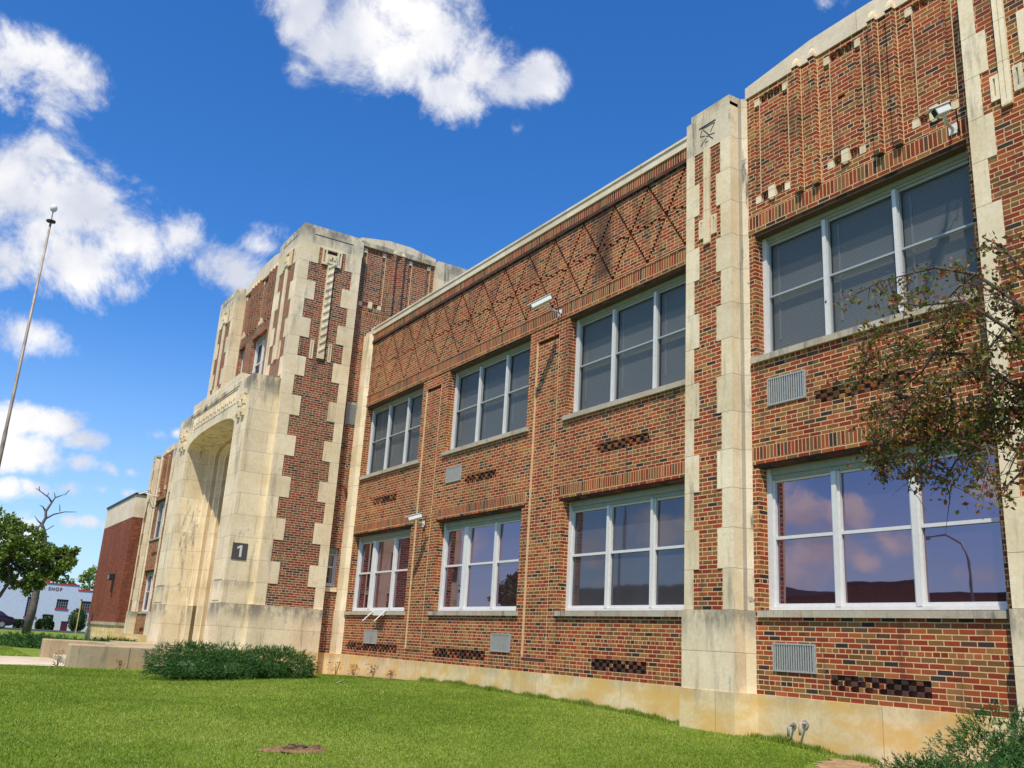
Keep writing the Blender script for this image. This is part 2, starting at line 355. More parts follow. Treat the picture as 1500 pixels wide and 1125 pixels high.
def grille(parent, u0, u1, z0, z1, mp_y=0.):
    b = MB(); y = mp_y; t = .022
    b.box(u0, u1, y-.02, y+.03, z0, z0+t, 'louver'); b.box(u0, u1, y-.02, y+.03, z1-t, z1, 'louver')
    b.box(u0, u0+t, y-.02, y+.03, z0+t, z1-t, 'louver'); b.box(u1-t, u1, y-.02, y+.03, z0+t, z1-t, 'louver')
    b.face([(u0+t, y-.004, z0+t), (u1-t, y-.004, z0+t), (u1-t, y-.004, z1-t), (u0+t, y-.004, z1-t)], 'dark')
    n = int((u1-u0)/.042)
    for i in range(n):
        c = u0+t+(u1-u0-2*t)*(i+.5)/n; b.box(c-.010, c+.010, y-.017, y-.006, z0+t, z1-t, 'louver')
    return b.build('wall_grille', parent)
def sill(parent, u0, u1, ztop, h=.105, y0=-.05):
    b = MB(); b.face([(u0, y0, ztop-h), (u1, y0, ztop-h), (u1, y0, ztop-.012), (u0, y0, ztop-.012)], 'sill')
    b.face([(u0, y0, ztop-.012), (u1, y0, ztop-.012), (u1, .24, ztop+.012), (u0, .24, ztop+.012)], 'sill')
    b.face([(u0, y0, ztop-h), (u0, .0, ztop-h), (u1, .0, ztop-h), (u1, y0, ztop-h)], 'sill')
    for u in (u0, u1): b.face([(u, y0, ztop-h), (u, y0, ztop-.012), (u, .0, ztop-.003), (u, 0., ztop-h)], 'sill')
    return b.build('window_sill', parent)
parts_right = []
# --- three-window bay
A0, A1 = -24.17, -10.56
OPS = [(-24.08, -20.53), (-19.13, -15.56), (-14.15, -10.6)]
rc = []
bay_common(rc, A0, A1, OPS)
rc += [(A0, A1, 6.545, 6.765, .010, 'sold2'), (A0, A1, ZL2, 6.47, -.015, 'dark_shade_brick'), (A0, A1, 6.47, 6.545, .018, 'brick')]
rc = [r for r in rc if not (r[2] == ZL2 and r[4] == -.015)]
for p, q in OPS: rc.append((p, q, ZL2, 6.47, -.012, 'dark_shade_brick'))
rc += [(A0, A1, 8.48, 8.69, .012, 'sold3'), (A0, A1, 8.365, 8.41, -.01, 'dark_shade_brick'), (A0, A1, 8.41, 8.48, .03, 'dark_shade_brick'), (A0, A1, 6.765, 6.80, .02, 'brick'), (A0, A1, 6.80, 6.845, -.012, 'dark_shade_brick')]  # the dark course above the soldier band paints the groove's shade
FB, FT = 6.845, 8.365                       # diamond frieze
rc.append((A0, A1, FB, FT, -.012, 'brick'))
n = int((FT-FB)/CH)
for j in range(n+1):
    zz = FB+j*CH; t = (j+.5)/(n+.5)
    k = -30
    while k < 0:
        for sgn in (1, -1):
            c = -11.83+(k+12)*1.0+sgn*(1-t)*1.0
            if A0+.1 < c < A1-.1: rc += [(round(c-.028, 2), round(c+.028, 2), zz, zz+CH, -.055, 'dark_shade_brick')]
        k += 1
for i in range(int((A1-A0)/.1)):           # the zigzag row of headers along the middle
    c = A0+.05+i*.1; ph = ((c+11.33) % 1.0); j = [0, 1, 2, 1, 0, 0, 1, 2, 1, 0][int(ph*10) % 10]
    zz = FB+CH*(11+(j > 1)); rc += [(c-.04, c+.035, zz+.004, zz+CH-.004, .008, 'brick') if i % 2 else (c-.04, c+.04, zz, zz+CH, -.05, 'dark_shade_brick')]
for p in (-20.31, -15.28):                  # sunk strips between the windows
    rc += [(p, p+.79, -.15, 6.18, -.03, 'brick'), (p, p+.79, -.215, -.15, -.03, 'dark_shade_brick'), (p, p+.79, 6.12, 6.18, -.06, 'dark_shade_brick'), (p-.014, p+.004, -.15, 6.18, .006, 'mortar'), (p+.77, p+.79, -.15, 6.15, -.07, 'dark_shade_brick'), (p+.79, p+.80, -.15, 6.18, .005, 'mortar')]  # mortar lines brighten the edges; dark top and right strips paint recess shade
zu, zl = course(3.50), course(-.28)
checks(rc, -13.10, -11.66, zl); checks(rc, -13.13, -11.68, zu); checks(rc, -18.92, -16.65, zl); checks(rc, -18.01, -16.65, zu); checks(rc, -23.85, -20.75, zl); checks(rc, -23.02, -21.57, zu)
mb = MB(); relief(mb, FR(0), A0, A1, ZP, ZC, rc); w = mb.build('brick_wall', school); parts_right.append(w)
# --- single-window bay between the piers
B0, B1 = -9.365, -5.625
rc = []; OPB = (-9.25, -5.73); bay_common(rc, B0, B1, [OPB])
rc += [(B0, B1, 6.545, 6.765, .006, 'sold2'), (B0, B1, 6.47, 6.545, .012, 'brick'), (OPB[0], OPB[1], ZL2, 6.47, -.01, 'dark_shade_brick')]
checks(rc, -8.10, -6.70, zl); checks(rc, -8.20, -6.71, zu)
ZT = 8.935
def panel(rects, a, b, shield=True, zt=8.70, zb=6.95, sq=.10, ds=('soldd', 'soldc'), s='stone'):
    br_ = 'brick' if ds[0] == 'soldd' else 'tbrick'
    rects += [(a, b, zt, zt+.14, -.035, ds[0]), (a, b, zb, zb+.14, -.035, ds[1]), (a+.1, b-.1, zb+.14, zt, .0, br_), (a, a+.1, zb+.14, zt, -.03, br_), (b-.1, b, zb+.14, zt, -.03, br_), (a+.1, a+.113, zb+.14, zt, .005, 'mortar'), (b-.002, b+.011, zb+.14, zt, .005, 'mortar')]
    for i in range(int((b-a-.2)/.13)): rects += [(a+.13+i*.13, a+.19+i*.13, zt-.0, zt+.13, -.055, 'brick'), (a+.13+i*.13, a+.19+i*.13, zb+.0, zb+.12, -.05, 'brick')]
    for u in (a, b-sq): rects += [(u, u+sq, zt, zt+.125, .004, s), (u, u+sq, zb, zb+.125, .004, s)]
    if shield: c = (a+b)/2; rects += [(c-.06, c+.06, zb-.02, zb+.18, .035, s), (c-.035, c+.035, zb-.045, zb-.02, .03, s)]
for a, b in ((-9.20, -8.52), (-7.82, -7.17), (-6.44, -5.78)): panel(rc, a, b)
rc.append((-7.60, -7.47, 8.00, 8.05, -.08, 'blackm'))
PIL = [-8.31, -7.995, -6.93, -6.635]
for c in PIL: rc += [(c-.055, c+.055, 6.80, ZT, .075, 'brick'), (c+.055, c+.067, 6.8, ZT, .004, 'mortar'), (c-.075, c-.055, 6.8, ZT, -.04, 'dark_shade_brick'), (c-.04, c+.04, 6.765, 6.80, .05, 'dark_shade_brick')]
mb = MB(); relief(mb, FR(0), B0, B1, ZP, ZT, rc); parts_right.append(mb.build('brick_wall', school))
def finial(mb, mp, c, z, o=.085, w=.055):
    pr = [(z-.01, w+.006, o+.008), (z+.04, w+.006, o+.008), (z+.05, w-.012, o-.01), (z+.11, w-.016, o-.02), (z+.17, .010, o-.05)]
    for (za, wa, oa), (zb, wb, ob) in zip(pr[:-1], pr[1:]):
        mb.face([mp(c-wa, oa, za), mp(c+wa, oa, za), mp(c+wb, ob, zb), mp(c-wb, ob, zb)], 'stone')
        mb.face([mp(c+wa, oa, za), mp(c+wa, -.0, za), mp(c+wb, -.0, zb), mp(c+wb, ob, zb)], 'stone')
        mb.face([mp(c-wa, oa, za), mp(c-wa, -.0, za), mp(c-wb, -.0, zb), mp(c-wb, ob, zb)], 'stone')
# stone pediment coping over the single bay
def pediment(mb, mp, a, b, z0, z1, rise, back=-.4, o=.02, mat='coping', fin=None):
    n = 14; us = [a+(b-a)*i/n for i in range(n+1)]
    def top(u):
        t = abs((u-(a+b)/2)/((b-a)/2)); return z1+rise*(1-max(0, (t-.28)/.72))
    for u, v in zip(us[:-1], us[1:]):
        mb.face([mp(u, o, z0), mp(v, o, z0), mp(v, o, top(v)), mp(u, o, top(u))], mat)
        mb.face([mp(u, o, top(u)), mp(v, o, top(v)), mp(v, back, top(v)), mp(u, back, top(u))], mat)
        mb.face([mp(u, back, z0), mp(v, back, z0), mp(v, back, top(v)), mp(u, back, top(u))], mat)
    mb.face([mp(a, 0, z0), mp(b, 0, z0), mp(b, o, z0), mp(a, o, z0)], mat)
    for u in (a, b): mb.face([mp(u, back, z0), mp(u, o, z0), mp(u, o, top(u)), mp(u, back, top(u))], mat)
mb = MB(); pediment(mb, FR(0), B0-.02, B1+.02, ZT, 9.14, .15)
for c in PIL: finial(mb, FR(0), c, ZT)
parts_right.append(mb.build('coping', school))
# plain coping over the three-window bay
mb = MB(); mb.box(A0-.1, A1+.02, -.035, .35, ZC, 8.875, 'coping'); mb.box(A0-.1, A1+.02, -.055, .02, 8.845, 8.893, 'coping'); parts_right.append(mb.build('coping', school))
# --- limestone piers
def pier(xc):
    a, b = xc-.505, xc+.51; f = -.29; rr = [(a, b, .70, 8.21, 0, 'stone')]
    rr.append((a+.19, b-.22, .70, 8.20, -.012, 'brick'))
    for k in range(13):
        z = .70+.578*k
        if k % 2 == 1: rr += [(a, a+.305, z, z+.578, 0, 'stone'), (b-.32, b, z, z+.578, 0, 'stone')]
    rr += [(xc-.07, xc+.055, 6.47, 8.21, .03, 'stone'), (xc-.015, xc+.0, 6.55, 8.21, .012, 'stone')]
    for u in (xc-.195, xc+.085): rr += [(u, u+.11, 6.60, 6.94, .012, 'stone'), (u+.04, u+.065, 6.66, 6.90, -.03, 'stone')]
    # carved cap block
    rr += [(a, b, 8.21, 8.86, 0, 'cap')]
    mb = MB(); relief(mb, FR(f), a, b, .70, 8.86, rr, base='stone')
    for s in (1, -1):
        x1 = b if s > 0 else a; x2 = x1+s*.105
        mb.face([(x1, f, .70), (x1, -.105, .70), (x1, -.105, 8.86), (x1, f, 8.86)][::s], 'stone')
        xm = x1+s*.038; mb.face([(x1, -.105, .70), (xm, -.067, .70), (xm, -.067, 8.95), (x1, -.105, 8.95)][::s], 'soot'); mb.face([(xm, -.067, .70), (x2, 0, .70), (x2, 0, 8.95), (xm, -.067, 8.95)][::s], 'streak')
        mb.face([(x1, -.105, 8.86), (x1, .3, 8.86), (x1, .3, 8.95), (x1, -.105, 8.95)], 'stone')
        mb.face([(x1, -.105, 8.95), (x2, 0, 8.95), (x2, .3, 8.95), (x1, .3, 8.95)], 'stone')
        mb.face([(x2, 0, ZP), (x2, .3, ZP), (x2, .3, 8.95), (x2, 0, 8.95)], 'stone')
    # stepped cap
    mb.box(a, b, f, .3, 8.80, 8.86, 'cap', skip='fd'); mb.face([(a, .3, 8.2), (b, .3, 8.2), (b, .3, 9), (a, .3, 9)], 'cap')
    mb.box(a+.11, b-.012, f+.004, .25, 8.86, 8.985, 'cap', skip='d')
    # incised mark on the cap
    g = [((-.20, 8.66), (.19, 8.66)), ((-.13, 8.63), (.17, 8.62)), ((-.13, 8.62), (-.17, 8.50)), ((-.17, 8.50), (-.06, 8.47)), ((.17, 8.62), (.07, 8.49)), ((-.10, 8.60), (.04, 8.44)), ((.02, 8.45), (.17, 8.42)), ((-.03, 8.42), (-.16, 8.31)), ((.04, 8.42), (.13, 8.33)), ((-.06, 8.34), (.02, 8.34)), ((-.03, 8.45), (.05, 8.42))]
    for i, ((x1, z1), (x2, z2)) in enumerate(g):
        p, q = Vector((x1, z1)), Vector((x2, z2)); d = (q-p).normalized(); nn = Vector((-d.y, d.x))*(.014 if i == 0 else .007)
        mb.face([(xc+v.x, f-.0035, v.y) for v in (p-nn, q-nn, q+nn, p+nn)], 'dark')
    # wider base block
    po = [(a-.02, 0), (a-.02, f-.03), (b+.02, f-.03), (b+.02, -.10), (b+.125, .0)]
    mb.prism(po, ZP, .70, 'ashlar', caps='u')
    return mb.build('limestone_pier', school)
for xc in (-9.98, -5.01): parts_right.append(pier(xc))
# strip at the tower angle
mb = MB(); po = [(-24.66, 0), (-24.66, -.11), (-24.24, -.11), (-24.15, -.0)]
mb.prism(po, .7, 8.72, 'stone', 'u'); mb.box(-24.66, -24.12, -.06, .3, 8.72, 8.83, 'cap'); mb.prism([(-24.665, .0), (-24.665, -.13), (-24.20, -.13), (-24.12, -.0)], ZP, .70, 'stone', 'u'); parts_right.append(mb.build('limestone_strip', school))
# --- sills, windows, grilles
parts_right += [sill(school, -24.12, -20.46, ZS), sill(school, -19.19, -15.48, ZS), sill(school, -14.19, -10.585, ZS), sill(school, -9.27, -5.72, ZS),
                sill(school, -24.06, -20.38, 4.41, y0=-.055), sill(school, -19.15, -15.45, 4.41, y0=-.055), sill(school, -14.2, -10.585, 4.41, y0=-.055), sill(school, -9.33, -5.65, 4.43, y0=-.055)]
YW = .17
wins = []
wins.append(window(school, *OPS[0], ZS, ZL, (0, YW, 0), splits=(.30, .655), wide=(0,), glass='film'))
wins.append(window(school, *OPS[1], ZS, ZL, (0, YW, 0), splits=(.30, .655), wide=(0,), glass='film'))
wins.append(window(school, *OPS[2], ZS, ZL, (0, YW, 0), glass='film2', fw_=.07))
wins.append(window(school, *OPB, ZS, ZL, (0, YW, 0), glass='film'))
for p, q in OPS+[OPB]: wins.append(window(school, p, q, 4.42, ZL2, (0, YW, 0), glass='screen', blind=True, rail=.50, upper=True))
parts_right += [grille(school, *a) for a in ((-9.035, -8.316, -.09, .28), (-9.04, -8.34, 3.62, 4.03), (-16.42, -15.70, -.08, .27), (-18.90, -18.185, 3.62, 3.98), (-22.71, -21.94, -.09, .25))]
# --- plinth
mb = MB()
def plinth(mb, pts):
    for (x1, y1), (x2, y2) in zip(pts[:-1], pts[1:]):
        mb.face([(x1, y1, ZB), (x2, y2, ZB), (x2, y2, ZP), (x1, y1, ZP)], 'plinth')
plinth(mb, [(-24.67, -.17), (-24.15, -.17), (-24.12, -.03), (-10.52, -.03), (-10.52, -.335), (-9.44, -.335), (-9.30, -.03), (-5.60, -.03), (-5.55, -.335), (-4.47, -.335), (-4.33, -.03), (2.5, -.03)])
mb.face([(-24.67, -.17, ZP), (-24.15, -.17, ZP), (-24.12, .05, ZP), (-24.67, .05, ZP)], 'plinth')
for a, b, y in ((-24.12, 2.5, -.03),): mb.face([(a, y, ZP), (b, y, ZP), (b, .05, ZP), (a, .05, ZP)], 'plinth')
for a in (-10.52, -5.55): mb.face([(a, -.335, ZP+.002), (a+1.08, -.335, ZP+.002), (a+1.22, -.03, ZP+.002), (a, -.03, ZP+.002)], 'plinth')
parts_right.append(mb.build('plinth', school))
# --- the wing goes on past the second pier, roof and back
mb = MB(); rc = []; bay_common(rc, -4.38, 2.5, [(-4.3, -.8)])
rc += [(-4.38, 2.5, 6.545, 6.765, .01, 'sold2'), (-4.38, 2.5, 8.48, 8.69, .012, 'sold3')]
relief(mb, FR(0), -4.40, 2.5, ZP, ZC, rc); mb.build('brick_wall', school)
window(school, -4.3, -.8, ZS, ZL, (0, YW, 0)); window(school, -4.3, -.8, 4.42, ZL2, (0, YW, 0), glass='screen', blind=True, upper=True)
sill(school, -4.36, -.74, ZS); sill(school, -4.36, -.74, 4.41)
mb = MB(); mb.box(-4.49, 2.5, -.035, .35, ZC, 8.885, 'coping'); mb.build('coping', school)
mb = MB(); mb.box(-56.4, 2.5, .36, 16, 8.2, 8.5, 'roof'); mb.box(-56.4, 2.5, 15.8, 16, ZB, 8.2, 'brick'); mb.box(2.5, 2.7, 0, 16, ZB, 8.7, 'brick'); mb.build('roof', school)
# ------------------------------------------------------------------ entrance tower
XM = -28.75; XT = -24.4; XW = -24.65
def mir(o):
    c = o.copy(); COL.objects.link(c); c.parent = o.parent
    c.location.x = 2*XM-o.location.x; c.scale.x = -1
    for ch in list(o.children):
        d = ch.copy(); COL.objects.link(d); d.parent = c
    return c
def pylon_relief(mb, mp, u0, u1, ub0, ub1, zt=11.10, zb=.72, orn=True, spiral=True):
    """quoined tower face; ub0/ub1 = brick edges beside the narrow quoins"""
    rr = [(u0, u1, zb, zt, 0, 'stone'), (ub0, ub1, zb, zt-.05, -.012, 'tbrick')]; k = 0; z = zb
    while z < zt-.05:
        if k % 2 == 1: rr += [(u0, ub0+.27, z, min(z+.578, zt), 0, 'stone'), (ub1-.24, u1, z, min(z+.578, zt), 0, 'stone')]
        k += 1; z = .70+.578*k
    c = (ub0+ub1)/2
    if orn:
        rr += [(c-.30, c+.30, 10.55, 11.06, .04, 'stone'), (c-.26, c-.21, 10.62, 11.0, -.01, 'cap'), (c+.21, c+.26, 10.62, 11.0, -.01, 'cap'), (c-.16, c+.16, 10.88, 11.02, -.03, 'dark'), (c-.15, c+.15, 10.6, 10.88, .07, 'stone'), (c-.10, c-.03, 10.72, 10.86, .09, 'stone'), (c+.03, c+.10, 10.72, 10.86, .09, 'stone'), (c-.03, c+.03, 10.66, 10.8, .03, 'cap')]
        rr += [(c-.10, c+.10, 7.67, 10.55, .05 if spiral else .03, 'stone')]
        for s in (-.33, .22): rr += [(c+s, c+s+.11, 7.62, 8.18, .006, 'stone'), (c+s+.04, c+s+.065, 7.68, 8.12, -.03, 'stone')]
    relief(mb, mp, u0, u1, zb, zt, rr, base='stone')
    if orn and spiral:                                         # twisted shaft: slanting fillets standing on the strip
        z = 7.85
        while z < 10.45:
            P = [(c-.085, z), (c+.085, z+.13), (c+.085, z+.20), (c-.085, z+.045)]
            mb.face([mp(p[0], .072, p[1]) for p in P], 'stone')
            mb.face([mp(P[0][0], .05, P[0][1]-.02), mp(P[1][0], .05, P[1][1]-.02), mp(P[1][0], .072, P[1][1]), mp(P[0][0], .072, P[0][1])], 'stone')
            mb.face([mp(P[3][0], .072, P[3][1]), mp(P[2][0], .072, P[2][1]), mp(P[2][0], .05, P[2][1]+.01), mp(P[3][0], .05, P[3][1]+.01)], 'stone'); z += .235
def cap_block(mb, x0, x1, y0, y1, groove_front=True):
    mb.box(x0, x1, y0, y1, 11.10, 11.60, 'cap', skip='d'); mb.box(x0+.05, x1-.06, y0+.06, y1-.05, 11.60, 11.72, 'cap', skip='d')
    mb.box(x1-.001, x1+.0035, y0+.4, y1-.33, 11.40, 11.425, 'dark'); mb.box(x0+.4, x1-.4, y0-.0035, y0+.001, 11.40, 11.425, 'dark')
tparts = []
mb = MB()
PY0, PY1, PX1 = -2.47, -.555, -26.45
pylon_relief(mb, SD(XT), PY0, PY1, -2.16, -.82)
pylon_relief(mb, FR(PY0), PX1, XT, PX1+.30, XT-.31, spiral=False)
mb.face([(PX1, PY0, .7), (PX1, -2.1, .7), (PX1, -2.1, 11.1), (PX1, PY0, 11.1)], 'stone')
mb.face([(XT, PY1, .7), (XW, PY1, .7), (XW, PY1, 11.1), (XT, PY1, 11.1)], 'stone')
mb.box(-26.6, XT+.02, PY0-.08, PY1+.0, ZP, .72, 'ashlar', skip='d')
mb.box(-26.6, XT+.02, PY0-.081, PY1+.001, ZB, ZP, 'plinth', skip='d')
cap_block(mb, PX1-.0, XT, PY0, PY1+.02)
tparts.append(mb.build('tower_pylon', school))
mb = MB(); YR0, YR1 = 2.02, 3.95                    # rear pylon on the roof side
pylon_relief(mb, SD(XT), YR0, YR1, YR0+.31, YR1-.3, orn=False, zb=6.5)
mb.box(PX1, XT, YR0, YR1, 11.10, 11.72, 'cap', skip='d'); mb.face([(XT, YR0, 6.5), (XW-.3, YR0, 6.5), (XW-.3, YR0, 11.1), (XT, YR0, 11.1)], 'stone')
mb.face([(XT, YR1, 6.5), (XW-3, YR1, 6.5), (XW-3, YR1, 11.1), (XT, YR1, 11.1)], 'stone'); tparts.append(mb.build('tower_pylon', school))
# side wall of the tower
rc = [(-.50, -.165, 1.30, 2.42, None, 'tbrick'), (PY1, YR0, 9.35, 9.52, .006, 'soldt')]
for a, b in ((-.40, .33), (1.13, 1.88)): panel(rc, a, b, True, 11.42, 9.68, .11, ('tbrick', 'tbrick'))
for c in (.59, .88): rc += [(c-.08, c+.08, 9.4, 11.6, .03, 'tbrick'), (c-.05, c+.05, 9.42, 11.6, .085, 'tbrick')]
mb = MB(); relief(mb, SD(XW), PY1, YR0+.02, ZP, 11.60, rc, base='tbrick'); mb.box(XW-.02, XW+.03, PY1, -.16, ZB, ZP, 'plinth')
pediment(mb, SD(XW), PY1+.0, YR0, 11.60, 11.84, .15, o=.06, mat='cap')
for c in (.59, .88): finial(mb, SD(XW), c, 11.6)
tparts.append(mb.build('tower_side_wall', school))
sw = window(school, -.50, -.165, 1.36, 2.42, (XW-.10, 0, 0), rz=PI/2, splits=(), glass='film2', fw_=.045); wins.append(sw)
mb = MB(); mb.box(XW-.12, XW+.05, -.54, -.13, 1.22, 1.33, 'stone'); tparts.append(mb.build('window_sill', school))
mb = MB(); mb.box(XW, XW+.02, -.42, -.115, 5.99, 6.64, 'louver')
for i in range(13): mb.box(XW+.02, XW+.032, -.40, -.135, 6.02+i*.046, 6.042+i*.046, 'grey')
tparts.append(mb.build('wall_grille', school))
mb = MB(); mb.tube([(XW, -.22, 4.18), (XW+.09, -.22, 4.16), (XW+.10, -.22, 4.08)], .045, 'abrick', 8); tparts.append(mb.build('wall_light', school))
for o in tparts: mir(o)
# tower front between the pylons
XL, XR = 2*XM-PX1, PX1; YF = -2.1
rc = []
WT = [(-31.03, -30.30), (-29.55, -27.95), (-27.20, -26.47)]
for p, q in WT: rc.append((p, q, 7.6, 9.42, None, 'tbrick'))
rc += [(XL, XR, 9.50, 9.67, .006, 'tbrick')]
for a, b in ((-31.0, -30.35), (-29.10, -28.40), (-27.15, -26.5)): panel(rc, a, b, True, 11.25, 9.80, .11, ('tbrick', 'tbrick'))
TP = [-30.15, -29.85, -29.55, -29.25, -28.25, -27.95, -27.65, -27.35]
for c in TP: rc += [(c-.055, c+.055, 9.75, 11.45, .085, 'tbrick')]
mb = MB(); relief(mb, FR(YF), XL, XR, 6.6, 11.45, rc, base='tbrick'); pediment(mb, FR(YF), XL, XR, 11.45, 11.72, .26, o=.05)
for c in TP: finial(mb, FR(YF), c, 11.45)
mb.box(2*XM-XW+.02, XW-.02, YF+.4, YR1-.1, 10.9, 11.0, 'roof'); mb.build('tower_front_wall', school)
for i, (p, q) in enumerate(WT): window(school, p, q, 7.62, 9.42, (0, YF+.15, 0), splits=(.5,) if i == 1 else (), glass='screen', blind=True, fw_=.07)
# portal
def arch(cx, hw, spring, rise, n=24, e=2.6):
    P = [(cx-hw, -.52)]
    for i in range(n+1):
        t = -math.cos(PI*i/n); P.append((cx+hw*t, spring+rise*(1-abs(t)**e)**(1/e)))
    P.append((cx+hw, -.52)); return P
mb = MB(); YP = -3.25; PXL, PXR = -32.9, -24.6; PT = 6.93
AR = arch(-28.58, 2.70, 5.62, .44)
def ring(mb, P, Qf, y, mat):
    for a, b, c, d in zip(P[:-1], P[1:], Qf[:-1], Qf[1:]): mb.face([(a[0], y, a[1]), (c[0], y, c[1]), (d[0], y, d[1]), (b[0], y, b[1])], mat)
def ext(mb, P, y0, y1, mat):
    for a, b in zip(P[:-1], P[1:]): mb.face([(a[0], y0, a[1]), (b[0], y0, b[1]), (b[0], y1, b[1]), (a[0], y1, a[1])], mat)
OUT = [(PXL, -.52)]+[(PXL+(PXR-PXL)*max(0, min(1, (p[0]-AR[1][0])/(AR[-2][0]-AR[1][0]))), PT) for p in AR[1:-1]]+[(PXR, -.52)]
Z1_ = [(p[0], 6.10) if 1 < i < len(AR)-2 else p for i, p in enumerate(AR)]
# front: two jambs, then the spandrel up to the frieze band
aL, aR = AR[0][0], AR[-1][0]
relief(mb, FR(YP), PXL, aL, -.6, PT, [(PXL+.25, aL-.25, 1.27, 1.32, -.02, 'cap'), (PXL+.3, aL-.3, .74, .78, -.02, 'cap')], base='ashlar')
relief(mb, FR(YP), aR, PXR, -.6, PT, [(aR+.25, PXR-.25, 1.27, 1.32, -.02, 'cap'), (aR+.3, PXR-.3, .74, .78, -.02, 'cap')], base='ashlar')
for a, b in zip(AR[1:-2], AR[2:-1]): mb.face([(a[0], YP, a[1]), (b[0], YP, b[1]), (b[0], YP, 6.22), (a[0], YP, 6.22)], 'ashlar')
rc = [(aL+.2, aR-.15, 6.30, 6.78, -.03, 'cap'), (aL+.3, aR-.25, 6.36, 6.72, -.012, 'stone'), (aL, aR, 6.80, 6.84, -.02, 'dark')]
for i in range(22):                                   # low carved leaves in the frieze
    c = aL+.5+i*(aR-aL-.95)/21; rc.append((c-.045, c+.045, 6.46+.05*(i % 2), 6.60+.05*(i % 2), .012, 'stone'))
relief(mb, FR(YP), aL, aR, 6.22, 7.22, rc, base='ashlar')
mb.face([(aL, YP, 7.22), (aR, YP, 7.22), (aR, YP+.3, 7.22), (aL, YP+.3, 7.22)], 'cap'); mb.box(aL, aR, YP+.3, YP+.301, PT, 7.22, 'cap')
for x in (aL, aR): mb.face([(x, YP, PT), (x, YP+.3, PT), (x, YP+.3, 7.22), (x, YP, 7.22)], 'cap')
for x in (PXL, PXR): mb.face([(x, YP, -.6), (x, PY0+.02, -.6), (x, PY0+.02, PT), (x, YP, PT)], 'ashlar')
mb.face([(PXL, YP, PT), (PXR, YP, PT), (PXR, YF, PT), (PXL, YF, PT)], 'cap')
P = AR; y = YP; ext(mb, P, y, y+.22, 'ashlar'); ext(mb, P, y+.22, -2.52, 'jamb'); y = -2.52
hw = 2.70; sp = 5.62
for k in range(7):
    nh = hw-(.16 if k % 2 else .22); Q = arch(-28.58, nh, sp-.06, .44); ring(mb, P, Q, y, 'stone'); ext(mb, Q, y, y+.12, 'groove' if k % 2 else 'stone'); P = Q; hw = nh; sp -= .06; y += .12
xs = [p[0] for p in P]
for a, b in zip(P[1:-2], P[2:-1]): mb.face([(a[0], y, -.6), (b[0], y, -.6), (b[0], y, b[1]), (a[0], y, a[1])], 'ashlar')
for i in range(5):                                     # tall ribs in front of the door wall
    c = P[0][0]+.2+i*(P[-1][0]-P[0][0]-.4)/4; mb.box(c-.07, c+.07, y-.12, y, 2.6, 4.9, 'stone')
for c in (-29.12, -28.04): mb.box(c-.48, c+.48, y-.02, y+.01, -.52, 1.75, 'dark'); mb.box(c-.42, c+.42, y-.03, y-.02, -.1, 1.68, 'screen')
# corbel brackets on the jamb heads
for c in (aR+.42, aR+.80, aL-.42, aL-.80):
    for j, (w_, d_, za, zb) in enumerate(((.12, .07, 5.78, 5.86), (.10, .10, 5.86, 5.98), (.07, .06, 5.98, 6.12), (.09, .09, 6.12, 6.24), (.06, .12, 6.24, 6.42), (.08, .08, 6.42, 6.55))): mb.box(c-w_, c+w_, YP-d_, YP-.001, za, zb, 'cap' if j % 2 else 'stone')
mb.build('entrance_portal', school)
# left wing = the mirrored wing
for o in parts_right+wins[:8]: mir(o)
mir(sw)
# ------------------------------------------------------------------ number sign
sg = MB(); sg.box(XT-.199, XT-.18, -3.165, -2.765, 1.83, 2.275, 'signgrey') if False else None
M['signgrey'] = simple('sign_grey', (.085, .08, .075), .5, var=.1)
sg = empty('number_sign', (-24.6, -2.965, 2.05)); tag(sg, 'dark grey square sign reading 1 on the limestone side of the entrance portal', 'sign')
b = MB(); b.box(.0, .018, -.20, .20, -.215, .215, 'signgrey'); b.build('sign_plate', sg, bevel=.004)
b = MB(); pts = [(-.005, -.15), (.055, -.15), (.055, .155), (.012, .155), (-.075, .105), (-.075, .055), (-.005, .085)]
b.face([(.0225, p[0], p[1]) for p in pts], 'white')
for p, q in zip(pts, pts[1:]+pts[:1]): b.face([(.018, *p), (.018, *q), (.0225, *q), (.0225, *p)], 'white')
b.build('numeral', sg)
# ------------------------------------------------------------------ ground
XW_ = np.array([-500, -130, -100, -60, -24, -21, -17, -12.4, -9.3, -7.7, -5, 0, 30]); ZW_ = np.array([-.85, -.85, -.85, -1.0, -.96, -.84, -.80, -.88, -.96, -1.07, -1.16, -1.3, -1.5])
XF_ = np.array([-500, -130, -100, -60, -33, -24, -10, 0, 30]); ZF_ = np.array([-.85, -.85, -.85, -1.0, -1.03, -1.05, -1.30, -1.58, -1.7])
def gz(x, y):
    t = np.clip(-np.asarray(y, float)/7, 0, 1); t = t*t*(3-2*t)
    z = np.interp(x, XW_, ZW_)*(1-t)+np.interp(x, XF_, ZF_)*t
    return z+.012*np.sin(np.asarray(x)*1.3+np.asarray(y)*.7)*np.clip((np.asarray(x)+40)/10, 0, 1)
def ghit(px, py):
    d = ray(px, py); s = 2.
    while s < 200:
        p = CAM+d*s
        if p[2] < gz(p[0], p[1]): break
        s += .02
    return Vector((p[0], p[1], float(gz(p[0], p[1]))))
